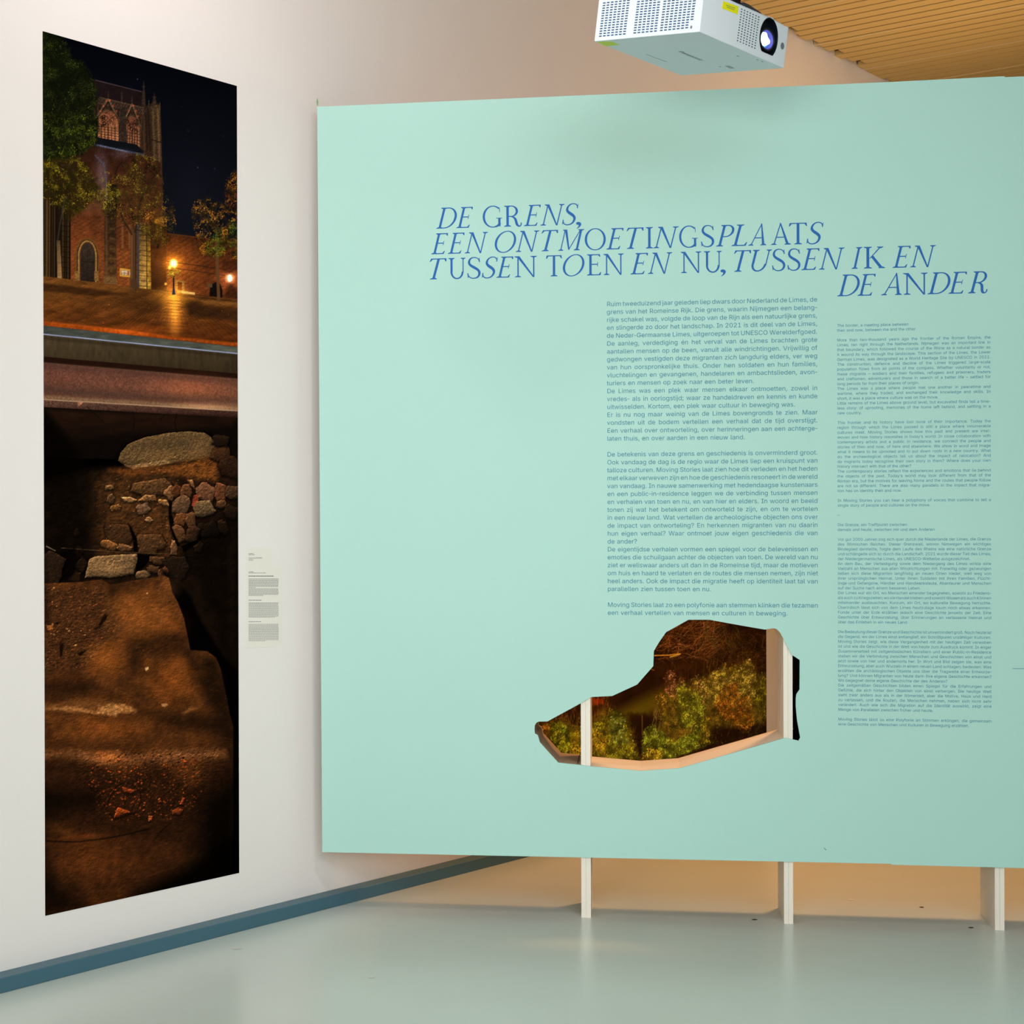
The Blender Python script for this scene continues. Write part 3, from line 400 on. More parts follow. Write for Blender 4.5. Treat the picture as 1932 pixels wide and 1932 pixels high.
def set_line(mb, s, x, z, cap, sx, y, width=None):
    """one line of lettering from (x, z); with a width the word gaps are stretched to fill it"""
    gap = SPACE * sx * cap; track = 0.
    if width:
        nat = text_width(s, sx) * cap; ns = s.count(' ')
        g2 = gap + (width - nat) / max(ns, 1)
        if g2 < .42 * gap:                              # too tight: squeeze the letters a little as well
            track = (width - nat + ns * .58 * gap) / len(s); g2 = .42 * gap
        gap = g2
    for c in s:
        if c == ' ':
            x += gap + track; continue
        adv, vs, fs = GL[c]
        i = len(mb.v)
        for a, b, l in vs:
            mb.v.append(mb.pt(x + a * sx * cap, y + l, z + b * cap))
        for f in fs:
            mb.fc.append(tuple(i + k for k in f))
        x += adv * sx * cap + track

# slender book-face capitals drawn as strokes: capital height 1
ST, TH, SE = .100, .046, .034
def stroke(pts, wd):
    out = []; p = np.asarray(pts, float); wd = np.asarray(wd, float) * np.ones(len(p))
    d = np.gradient(p, axis=0); d /= np.hypot(d[:, 0], d[:, 1])[:, None] + 1e-9
    nrm = np.stack([-d[:, 1], d[:, 0]], 1) * wd[:, None] / 2
    a, b = p + nrm, p - nrm
    for i in range(len(p) - 1):
        out.append([tuple(a[i]), tuple(a[i + 1]), tuple(b[i + 1]), tuple(b[i])])
    return out
def rect(x0, x1, y0, y1):
    return [[(x0, y0), (x1, y0), (x1, y1), (x0, y1)]]
def serif(x, y, up, w=ST, l=.095, r=None):
    r = l if r is None else r; s = 1 if up else -1; h = w / 2
    return [[(x - h - l, y), (x + h + r, y), (x + h + r, y + s * SE * .7), (x + h, y + s * SE * 2.2), (x - h, y + s * SE * 2.2), (x - h - l, y + s * SE * .7)]]
def stem(x, w=ST, top=1, bot=1, y0=0, y1=1):
    o = rect(x - w / 2, x + w / 2, y0, y1)
    if bot: o += serif(x, y0, True, w)
    if top: o += serif(x, y1, False, w)
    return o
def ring(cx_, cy_, rx, ry, thick, thin, a0=0, a1=360, n=40, tilt=0.):
    t = np.radians(np.linspace(a0, a1, n)); out = []
    ox, oy = cx_ + rx * np.cos(t), cy_ + ry * np.sin(t)
    ix, iy = cx_ + (rx - thick) * np.cos(t + tilt), cy_ + (ry - thin) * np.sin(t + tilt)
    for i in range(n - 1):
        out.append([(ox[i], oy[i]), (ox[i + 1], oy[i + 1]), (ix[i + 1], iy[i + 1]), (ix[i], iy[i])])
    return out
def bez(p, n=10):
    p = np.asarray(p, float); t = np.linspace(0, 1, n)[:, None]
    return (1 - t) ** 3 * p[0] + 3 * (1 - t) ** 2 * t * p[1] + 3 * (1 - t) * t * t * p[2] + t ** 3 * p[3]
def arm(x0, x1, y, s, drop=.13):
    """thin arm with a wedge terminal; s=-1 hangs down, +1 stands up"""
    o = rect(x0, x1, min(y, y - s * -TH), max(y, y - s * -TH)) if s > 0 else rect(x0, x1, y - TH, y)
    o += [[(x1 - .075, y + s * TH), (x1, y), (x1 + .02, y + s * drop), (x1 - .008, y + s * drop)]]
    return o
def capital(c):
    if c == 'I': return stem(.2)
    if c == 'D': return stem(.17) + rect(.17, .36, 1 - TH, 1) + rect(.17, .36, 0, TH) + ring(.36, .5, .44, .5, ST, TH, -90, 90)
    if c == 'E': return stem(.17) + arm(.17, .56, 1, -1) + arm(.17, .59, 0, 1, .15) + rect(.17, .47, .5, .5 + TH) + [[(.455, .42), (.48, .42), (.48, .63), (.455, .63)]]
    if c == 'L': return stem(.17) + arm(.17, .58, 0, 1, .17)
    if c == 'T': return stem(.36, top=0) + rect(.05, .67, 1 - TH, 1) + [[(.05, 1), (.125, 1 - TH), (.055, .845), (.02, .845)], [(.67, 1), (.595, 1 - TH), (.665, .845), (.70, .845)]]
    if c == 'P': return stem(.17) + rect(.17, .32, 1 - TH, 1) + rect(.17, .32, .43, .43 + TH) + ring(.32, .715, .29, .285, ST * .95, TH, -90, 90)
    if c == 'R':
        leg = np.concatenate([bez([(.33, .47), (.46, .44), (.49, .36), (.52, .2)], 9), bez([(.52, .2), (.545, .02), (.66, -.05), (.71, .06)], 9)[1:], bez([(.71, .06), (.73, .10), (.725, .15), (.70, .17)], 5)[1:]])
        return stem(.17) + rect(.17, .32, 1 - TH, 1) + rect(.17, .34, .46, .46 + TH) + ring(.32, .73, .27, .27, ST * .95, TH, -90, 90) + stroke(leg, np.interp(np.arange(len(leg)), [0, 5, 10, 14, 19, 20], [.05, .1, .1, .055, .04, .05]))
    if c == 'O': return ring(.47, .5, .46, .525, ST, TH * .9, tilt=.0)
    if c == 'G':
        o = ring(.47, .5, .45, .525, ST, TH, 48, 322, 34) + stem(.76, top=0, bot=0, y0=.03, y1=.40) + rect(.62, .88, .40, .40 + SE)
        o += stroke(bez([(.80, .16), (.76, .06), (.66, -.005), (.50, .0)], 7), [.07, .06, .055, .05, .046, .046, .046])
        return o + [[(.735, .93), (.77, .93), (.785, .70), (.765, .70)]]
    if c == 'S':
        sp = np.concatenate([bez([(.50, .80), (.48, .93), (.40, 1.0), (.29, 1.0)], 8), bez([(.29, 1.0), (.15, 1.0), (.09, .88), (.09, .77)], 8)[1:], bez([(.09, .77), (.09, .54), (.50, .50), (.50, .25)], 14)[1:], bez([(.50, .25), (.50, .09), (.40, .0), (.27, .0)], 8)[1:], bez([(.27, .0), (.15, .0), (.06, .08), (.045, .23)], 8)[1:]])
        n = len(sp); x = np.arange(n) / (n - 1.)
        return stroke(sp, np.interp(x, [0, .18, .32, .5, .68, .82, 1], [.035, .045, .085, .118, .09, .048, .035])) + [[(.475, .97), (.50, .985), (.525, .77), (.49, .77)], [(.02, .25), (.06, .25), (.075, .04), (.045, .02)]]
    if c == 'N': return stem(.15, TH * 1.1, bot=1, top=0) + stem(.75, TH * 1.1, bot=0, top=1) + serif(.14, 1, False, .08, .09, .0) + [[(.09, 1), (.205, 1), (.775, -.01), (.715, -.01)]]
    if c == 'M': return stem(.11, TH, top=0) + stem(.86, ST) + [[(.085, 1), (.20, 1), (.52, .04), (.455, .04)], [(.455, .04), (.50, .04), (.86, 1), (.815, 1)]] + serif(.12, 1, False, .06, .08, .0)
    if c == 'A': return [[(.085, 0), (.135, 0), (.405, .98), (.37, 1.0)], [(.355, 1.02), (.405, 1.02), (.735, 0), (.62, 0)]] + rect(.2, .57, .33, .33 + TH) + serif(.11, 0, True, .05, .09, .09) + serif(.68, 0, True, .1, .09, .08)
    if c == 'U':
        o = rect(.12, .22, .33, 1) + serif(.17, 1, False) + rect(.69, .69 + TH, .33, 1) + serif(.713, 1, False, TH, .09)
        return o + ring(.4275, .34, .3085, .36, ST * .9, TH * 1.3, 180, 360, 24)
    if c == 'K': return stem(.17) + [[(.21, .44), (.27, .47), (.64, .98), (.585, .98)], [(.27, .545), (.355, .60), (.72, 0), (.59, 0)]] + serif(.61, 1, False, .06, .09, .08) + serif(.66, 0, True, .1, .07, .07)
    if c == ',':
        t = np.linspace(0, 2 * np.pi, 15)[:-1]
        return [[(.10 + .072 * np.cos(a), .055 + .072 * np.sin(a)) for a in t]] + stroke(bez([(.135, .06), (.165, -.04), (.12, -.13), (.05, -.19)], 8), [.09, .085, .075, .062, .05, .04, .03, .02])
    return []
def overlap(p, q, tol=.004):
    """do two convex outlines share more than an edge?"""
    for A_ in (p, q):
        for i in range(len(A_)):
            (x0, y0), (x1, y1) = A_[i], A_[(i + 1) % len(A_)]
            nx, ny = y1 - y0, x0 - x1; l = math.hypot(nx, ny)
            if l < 1e-6: continue
            pa = [(x * nx + y * ny) / l for x, y in p]; qa = [(x * nx + y * ny) / l for x, y in q]
            if max(pa) - tol < min(qa) or max(qa) - tol < min(pa): return False
    return True
def set_capital(mb, c, ital, xl, xr, z, cap, y):
    P = capital(c)
    if ital:
        P = [[(x + (z_ * .225 if c not in 'O' else (z_ - .5) * .2), z_) for x, z_ in q] for q in P]
    xs = [p[0] for q in P for p in q]; x0, x1 = min(xs), max(xs)
    k = (xr - xl) / (x1 - x0)
    layers = []
    for q in P:
        if len(q) == 4 and abs(loop_area(q)) < 1e-7: continue
        n = 0
        while n < len(layers) and any(overlap(q, r) for r in layers[n]): n += 1
        if n == len(layers): layers.append([])
        layers[n].append(q)
    for n, L in enumerate(layers):
        mb.flat([[(xl + (x - x0) * k, z + z_ * cap) for x, z_ in q] for q in L], y - n * LAYER)

# ------------------------------------------------------------------ mint partition wall
part = empty('exhibition_panel', PP(0, .13, 0))
tag(part, 'large mint green freestanding text panel on white board legs with a cut-out opening', 'panel')
pm = lambda: MB(P0, E, B, UP)
kids = []
hole_px = [(65, 800), (66, 770), (76, 752), (90, 743), (150, 742), (370, 622), (440, 580), (580, 573), (745, 497), (852, 375), (856, 275), (892, 214), (937, 150), (1085, 68), (1225, 68), (1400, 100), (1590, 133), (1648, 124), (1670, 130), (1692, 152),
           (1770, 300), (1823, 335), (1822, 530), (1801, 562), (1797, 590), (1797, 640), (1805, 730), (1826, 850), (1815, 870), (1735, 852), (1715, 854), (1500, 917), (1030, 1052), (770, 1070), (440, 1040), (345, 1028), (222, 1015), (100, 880), (88, 835), (68, 822)]
hole_px = [(990 + x * .28468, 1150 + y * .28468) for x, y in hole_px]
hole = [on_sheet(*q) for q in hole_px]
seam_e = on_sheet(1681, 1600)[0]
tl, bl = on_sheet(598.5, 201.5), on_sheet(608, 1607.7)
ts, bs = on_sheet(1681, 154.6), on_sheet(1681, 1629.8)
bs2 = on_sheet(1681, 1631.4)
t_a, t_b = on_sheet(1894, 143.8), on_sheet(1897, 145.4)
r_end = 2.16
z_tr = t_b[1]; z_br = bs2[1]
m1 = pm(); m1.prism([[bl, bs, ts, tl], hole], SHEET, 0); kids.append(m1.build('front_sheet', M['mint']))
g = .00002
m1 = pm(); m1.prism([[(bs2[0] + g, bs2[1]), (r_end, z_br - .001), (r_end, z_tr), t_b, t_a, (ts[0] + g, ts[1])]], SHEET, 0); kids.append(m1.build('front_sheet', M['mint']))
D0, D1 = 0.0, .277
m1 = pm(); m1.prism([[(-.80, .24), (r_end, .24), (r_end, 3.18), (-.80, 3.18)], hole], D1, D1 + .012); kids.append(m1.build('back_sheet', M['backboard']))
# lining round the opening: strips between the studs (the loop grown outwards)
stud_e = [tuple(on_sheet(x, y, 0)[0] for x in (xl, xr)) for xl, xr, y in ((1097, 1115, 1731), (1479.4, 1496.6, 1742.4))]
cuts = [sum(stud_e[0]) / 2, sum(stud_e[1]) / 2]
hp = []
for i, p in enumerate(hole):
    q = hole[(i + 1) % len(hole)]; hp.append(p)
    tt_ = sorted(t for t in ((c - p[0]) / (q[0] - p[0]) if abs(q[0] - p[0]) > 1e-6 else -1 for c in cuts) if 0 < t < 1)
    hp += [(p[0] + (q[0] - p[0]) * t, p[1] + (q[1] - p[1]) * t) for t in tt_]
hp = np.array(hp); c2 = np.roll(hp, -1, 0) - np.roll(hp, 1, 0); c2 /= np.hypot(c2[:, 0], c2[:, 1])[:, None]
area = .5 * np.sum(hp[:, 0] * np.roll(hp[:, 1], -1) - np.roll(hp[:, 0], -1) * hp[:, 1])
nr = np.stack([c2[:, 1], -c2[:, 0]], 1) * (1 if area > 0 else -1)
grown = hp + nr * .009
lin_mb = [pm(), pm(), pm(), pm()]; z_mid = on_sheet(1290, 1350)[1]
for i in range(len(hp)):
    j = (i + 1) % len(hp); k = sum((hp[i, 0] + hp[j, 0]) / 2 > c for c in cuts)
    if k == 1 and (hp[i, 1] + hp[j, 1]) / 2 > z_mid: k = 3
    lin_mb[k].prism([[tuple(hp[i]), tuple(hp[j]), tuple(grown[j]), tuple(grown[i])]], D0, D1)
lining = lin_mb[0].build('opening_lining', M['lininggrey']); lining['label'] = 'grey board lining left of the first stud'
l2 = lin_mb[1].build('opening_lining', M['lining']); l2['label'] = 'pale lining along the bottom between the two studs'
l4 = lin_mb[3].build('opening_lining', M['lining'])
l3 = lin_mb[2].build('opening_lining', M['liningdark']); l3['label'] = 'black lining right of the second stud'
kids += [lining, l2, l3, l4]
# thin dark butt joint of the lining strips
ex, ez = on_sheet(1089.5, 1442)
m1 = pm(); m1.box(ex - .001, ex + .001, .004, D1 - .004, ez - .004, ez + .0012); joint = m1.build('lining_joint', M['speck']); kids.append(joint)
# paired plywood boards: studs that run down to the floor as legs
for xl, xr, yb in ((1097, 1115, 1731), (1479.4, 1496.6, 1742.4), (1877.3, 1895.2, 1754.8)):
    e0, e1 = on_sheet(xl, yb, 0)[0], on_sheet(xr, yb, 0)[0]; mid = (e0 + e1) / 2
    m1 = pm(); m1.box(e0, mid - .0003, D0, D1, 0, 3.14); m1.box(mid + .0003, e1, D0, D1, 0, 3.14)
    m1.box(e0 + .002, e1 - .002, D0 + .004, D1 - .004, .002, 3.13)
    st = m1.build('stud', M['plyface']); st.data.materials.append(M['ply'])
    for p in st.data.polygons:
        if abs(p.normal.dot(B)) > .9: p.material_index = 1
    kids.append(st)
# ---- title
LY = SHEET - .0006
tt = pm()
def c7(x, y): return (800 + x * .27950, 370 + y * .27950)
def c8(x, y): return (1300 + x * .30021, 400 + y * .30021)
TITLE = [
    ((c7(90, 219), c7(900, 197)), 'D i 7 82 222;E i 7 217 330;G r 7 396 527;R r 7 540 660;E i 7 673 788;N i 7 785 950;S i 7 932 1042;, r 7 1026 1061'),
    ((c7(50, 391), c7(1690, 350)), 'E i 7 48 162;E i 7 160 274;N i 7 274 433;O i 7 477 622;N i 7 618 780;T i 7 793 905;M i 7 905 1083;O r 7 1085 1227;E i 7 1230 1347;T i 7 1367 1482;I r 7 1497 1545;N i 7 1547 1720;G r 7 1722 1847;S r 8 75 158;P i 8 168 285;L i 8 265 365;A i 8 372 485;A r 8 515 640;T r 8 627 743;S i 8 738 845'),
    ((c7(50, 562), c7(1870, 517)), 'T i 7 38 152;U r 7 165 280;S r 7 292 382;S i 7 390 498;E i 7 487 603;N r 7 610 762;T r 7 823 932;O i 7 937 1083;E r 7 1100 1195;N r 7 1210 1348;E i 7 1392 1512;N i 7 1510 1677;N r 7 1732 1872;U r 8 93 205;, r 8 197 231;T i 8 282 390;U i 8 392 523;S r 8 522 605;S r 8 618 700;E i 8 705 820;N i 8 815 978;I i 8 1020 1090;K r 8 1098 1232;E i 8 1278 1393;N i 8 1388 1553'),
    ((c8(940, 528), c8(1750, 513)), 'D i 8 930 1073;E i 8 1057 1173;A i 8 1207 1337;N r 8 1345 1500;D i 8 1497 1643;E i 8 1628 1747;R i 8 1752 1875')]
CAP = .0815
for (qa, qb), row in TITLE:
    zb = .5 * (on_sheet(*qa)[1] + on_sheet(*qb)[1])
    for it in row.split(';'):
        c, st_, fr, xl, xr = it.split(' ')
        cf = c7 if fr == '7' else c8
        yy = qa[1] + (qb[1] - qa[1]) * (cf(float(xl), 0)[0] - qa[0]) / (qb[0] - qa[0])
        xl = on_sheet(cf(float(xl), 0)[0], yy - 20)[0]; xr = on_sheet(cf(float(xr), 0)[0], yy - 20)[0]
        set_capital(tt, c, st_ == 'i', xl, xr, zb, CAP, LY)
kids.append(tt.build('title_lettering', M['title'], fix=False))
kids[-1]['label'] = 'large blue capitals of the title'
# ---- text columns
DUTCH = """Ruim tweeduizend jaar geleden liep dwars door Nederland de Limes, de
grens van het Romeinse Rijk. Die grens, waarin Nijmegen een belang-
rijke schakel was, volgde de loop van de Rijn als een natuurlijke grens,
en slingerde zo door het landschap. In 2021 is dit deel van de Limes,
de Neder-Germaanse Limes, uitgeroepen tot UNESCO Werelderfgoed.
De aanleg, verdediging én het verval van de Limes brachten grote
aantallen mensen op de been, vanuit alle windrichtingen. Vrijwillig of
gedwongen vestigden deze migranten zich langdurig elders, ver weg
van hun oorspronkelijke thuis. Onder hen soldaten en hun families,
vluchtelingen en gevangenen, handelaren en ambachtslieden, avon-
|turiers en mensen op zoek naar een beter leven.
De Limes was een plek waar mensen elkaar ontmoetten, zowel in
vredes- als in oorlogstijd; waar ze handeldreven en kennis en kunde
|uitwisselden. Kortom, een plek waar cultuur in beweging was.
Er is nu nog maar weinig van de Limes bovengronds te zien. Maar
vondsten uit de bodem vertellen een verhaal dat de tijd overstijgt.
Een verhaal over ontworteling, over herinneringen aan een achterge-
|laten thuis, en over aarden in een nieuw land.

De betekenis van deze grens en geschiedenis is onverminderd groot.
Ook vandaag de dag is de regio waar de Limes liep een kruispunt van
talloze culturen. Moving Stories laat zien hoe dit verleden en het heden
met elkaar verweven zijn en hoe de geschiedenis resoneert in de wereld
van vandaag. In nauwe samenwerking met hedendaagse kunstenaars
en een public-in-residence leggen we de verbinding tussen mensen
en verhalen van toen en nu, en van hier en elders. In woord en beeld
tonen zij wat het betekent om ontworteld te zijn, en om te wortelen
in een nieuw land. Wat vertellen de archeologische objecten ons over
de impact van ontworteling? En herkennen migranten van nu daarin
hun eigen verhaal? Waar ontmoet jouw eigen geschiedenis die van
|de ander?
De eigentijdse verhalen vormen een spiegel voor de belevenissen en
emoties die schuilgaan achter de objecten van toen. De wereld van nu
ziet er weliswaar anders uit dan in de Romeinse tijd, maar de motieven
om huis en haard te verlaten en de routes die mensen nemen, zijn niet
heel anders. Ook de impact die migratie heeft op identiteit laat tal van
|parallellen zien tussen toen en nu.

Moving Stories laat zo een polyfonie aan stemmen klinken die tezamen
|een verhaal vertellen van mensen en culturen in beweging."""
ENGLISH = """|The border, a meeting place between
|then and now, between me and the other

More than two-thousand years ago the frontier of the Roman Empire, the
Limes, ran right through the Netherlands. Nijmegen was an important link in
that boundary, which followed the course of the Rhine as a natural border as
it wound its way through the landscape. This section of the Limes, the Lower
German Limes, was designated as a World Heritage Site by UNESCO in 2021.
The construction, defence and decline of the Limes triggered large-scale
population flows from all points of the compass. Whether voluntarily or not,
these migrants – soldiers and their families, refugees and prisoners, traders
and craftsmen, adventurers and those in search of a better life – settled for
|long periods far from their places of origin.
The Limes was a place where people met one another in peacetime and
wartime, where they traded, and exchanged their knowledge and skills. In
|short, it was a place where culture was on the move.
Little remains of the Limes above ground level, but excavated finds tell a time-
less story: of uprooting, memories of the home left behind, and settling in a
|new country.

This frontier and its history have lost none of their importance. Today the
region through which the Limes passed is still a place where innumerable
cultures meet. Moving Stories shows how this past and present are inter-
woven and how history resonates in today’s world. In close collaboration with
contemporary artists and a public in residence, we connect the people and
stories of then and now, of here and elsewhere. We show in word and image
what it means to be uprooted and to put down roots in a new country. What
do the archaeological objects tell us about the impact of relocation? And
do migrants today recognise their own story in them? Where does your own
|history intersect with that of the other?
The contemporary stories reflect the experiences and emotions that lie behind
the objects of the past. Today’s world may look different from that of the
Roman era, but the motives for leaving home and the routes that people follow
are not so different. There are also many parallels in the impact that migra-
|tion has on identity then and now.

In Moving Stories you can hear a polyphony of voices that combine to tell a
|single story of people and cultures on the move.

|–"""
GERMAN = """|Die Grenze, ein Treffpunkt zwischen
|damals und heute, zwischen mir und dem Anderen

Vor gut 2000 Jahren zog sich quer durch die Niederlande der Limes, die Grenze
des Römischen Reiches. Dieser Grenzwall, wovon Nimwegen ein wichtiges
Bindeglied darstellte, folgte dem Laufe des Rheins wie eine natürliche Grenze
und schlängelte sich so durch die Landschaft. 2021 wurde dieser Teil des Limes,
|der Niedergermanische Limes, als UNESCO-Welterbe ausgezeichnet.
An dem Bau, der Verteidigung sowie dem Niedergang des Limes wirkte eine
Vielzahl an Menschen aus allen Windrichtungen mit. Freiwillig oder gezwungen
ließen sich diese Migranten langfristig an neuen Orten nieder, weit weg von
ihrer ursprünglichen Heimat. Unter ihnen Soldaten mit ihren Familien, Flücht-
linge und Gefangene, Händler und Handwerksleute, Abenteurer und Menschen
|auf der Suche nach einem besseren Leben.
Der Limes war ein Ort, wo Menschen einander begegneten, sowohl zu Friedens-
als auch zu Kriegszeiten; wo sie Handel trieben und sowohl Wissen als auch Können
miteinander austauschten. Kurzum, ein Ort, wo kulturelle Bewegung herrschte.
Überirdisch lässt sich von dem Limes heutzutage kaum noch etwas erkennen.
Funde unter der Erde erzählen jedoch eine Geschichte jenseits der Zeit. Eine
Geschichte über Entwurzelung, über Erinnerungen an verlassene Heimat und
|über das Einleben in ein neues Land.

Die Bedeutung dieser Grenze und Geschichte ist unvermindert groß. Noch heute ist
die Gegend, wo der Limes einst entlanglief, ein Schnittpunkt unzähliger Kulturen.
Moving Stories zeigt, wie diese Vergangenheit mit der heutigen Zeit verwoben
ist und wie die Geschichte in der Welt von heute zum Ausdruck kommt. In enger
Zusammenarbeit mit zeitgenössischen Künstlern und einer Public-in-Residence
stellen wir die Verbindung zwischen Menschen und Geschichten von einst und
jetzt sowie von hier und andernorts her. In Wort und Bild zeigen sie, was eine
Entwurzelung, aber auch Wurzeln in einem neuen Land schlagen, bedeuten. Was
erzählen die archäologischen Objekte uns über die Tragweite einer Entwurze-
lung? Und können Migranten von heute darin ihre eigene Geschichte erkennen?
|Wo begegnet deine eigene Geschichte der des Anderen?
Die zeitgemäßen Geschichten bilden einen Spiegel für die Erfahrungen und
Gefühle, die sich hinter den Objekten von einst verbergen. Die heutige Welt
sieht zwar anders aus als in der Römerzeit, aber die Motive, Haus und Herd
zu verlassen, und die Routen, die Menschen nehmen, haben sich nicht sehr
verändert. Auch wie sich die Migration auf die Identität auswirkt, zeigt eine
|Menge von Parallelen zwischen früher und heute.

Moving Stories lässt so eine Polyfonie an Stimmen erklingen, die gemeinsam
|eine Geschichte von Menschen und Kulturen in Bewegung erzählen."""
def column(body, x0, x1, z0, pitch, cap, sx, label):
    mb = pm()
    for i, ln in enumerate(body.split('\n')):
        if not ln: continue
        full = ln[0] != '|'
        set_line(mb, ln.lstrip('|'), x0, z0 - i * pitch, cap, sx, LY, (x1 - x0) if full else None)
    o = mb.build('text_column', M['text'], fix=False); o['label'] = label
    kids.append(o)
xa, za = on_sheet(1144.6, 577.8); xb, zb = on_sheet(1146.0, 1159.9); xr = on_sheet(1543, 870)[0]
column(DUTCH, (xa + xb) / 2, xr, za, (za - zb) / 39, 8.35 / 490, 1.035, 'widest text column, of larger teal lettering')
xa, za = on_sheet(1579.6, 616.8); xb, zb = on_sheet(1580.6, 1368.5); xr = on_sheet(1869.9, 990)[0]
pt = (za - zb) / 82
column(ENGLISH, (xa + xb) / 2, xr, za, pt, 5.15 / 494, 1.03, 'upper block of small teal lettering')
column(GERMAN, (xa + xb) / 2, xr, za - 41 * pt, pt, 5.15 / 494, 1.03, 'lower block of small teal lettering')
# small marks on the paint
m1 = pm(); p, q = on_sheet(1910, 1261.5), on_sheet(1990, 1261.5); m1.flat([[(p[0], p[1] - .0009), (q[0], q[1] - .0009), (q[0], q[1] + .0009), (p[0], p[1] + .0009)]], LY); kids.append(m1.build('scratch', M['text'], fix=False))
m1 = pm(); p, q = on_sheet(1554, 1600), on_sheet(1558, 1604); m1.flat([[(p[0], p[1]), (q[0], q[1]), (q[0] + .003, q[1] + .001), (p[0] + .002, p[1] + .001)]], LY); kids.append(m1.build('scratch', M['text'], fix=False))
adopt(part, *kids)
joint.parent = lining
# ---------------------------------------------------------------- print painter
def vnoise(h, w, cy, cx_, seed):
    rng = np.random.RandomState(seed)
    gy, gx = int(h / cy) + 3, int(w / cx_) + 3
    g = rng.rand(gy, gx).astype(np.float32)
    y = np.arange(h) / cy; x = np.arange(w) / cx_
    y0 = y.astype(int); x0 = x.astype(int)
    fy = (y - y0)[:, None]; fx = (x - x0)[None, :]
    fy = fy * fy * (3 - 2 * fy); fx = fx * fx * (3 - 2 * fx)
    a = g[y0][:, x0]; b = g[y0][:, x0 + 1]; c = g[y0 + 1][:, x0]; d = g[y0 + 1][:, x0 + 1]
    return ((a * (1 - fx) + b * fx) * (1 - fy) + (c * (1 - fx) + d * fx) * fy).astype(np.float32)


def fbm(h, w, cell, seed, octaves=4, aspect=1.0):
    out = np.zeros((h, w), np.float32); amp = 1.0; tot = 0
    for k in range(octaves):
        c = max(cell / 2 ** k, 1.0)
        out += amp * vnoise(h, w, c, max(c * aspect, 1.0), seed + 17 * k); tot += amp; amp *= .55
    return out / tot


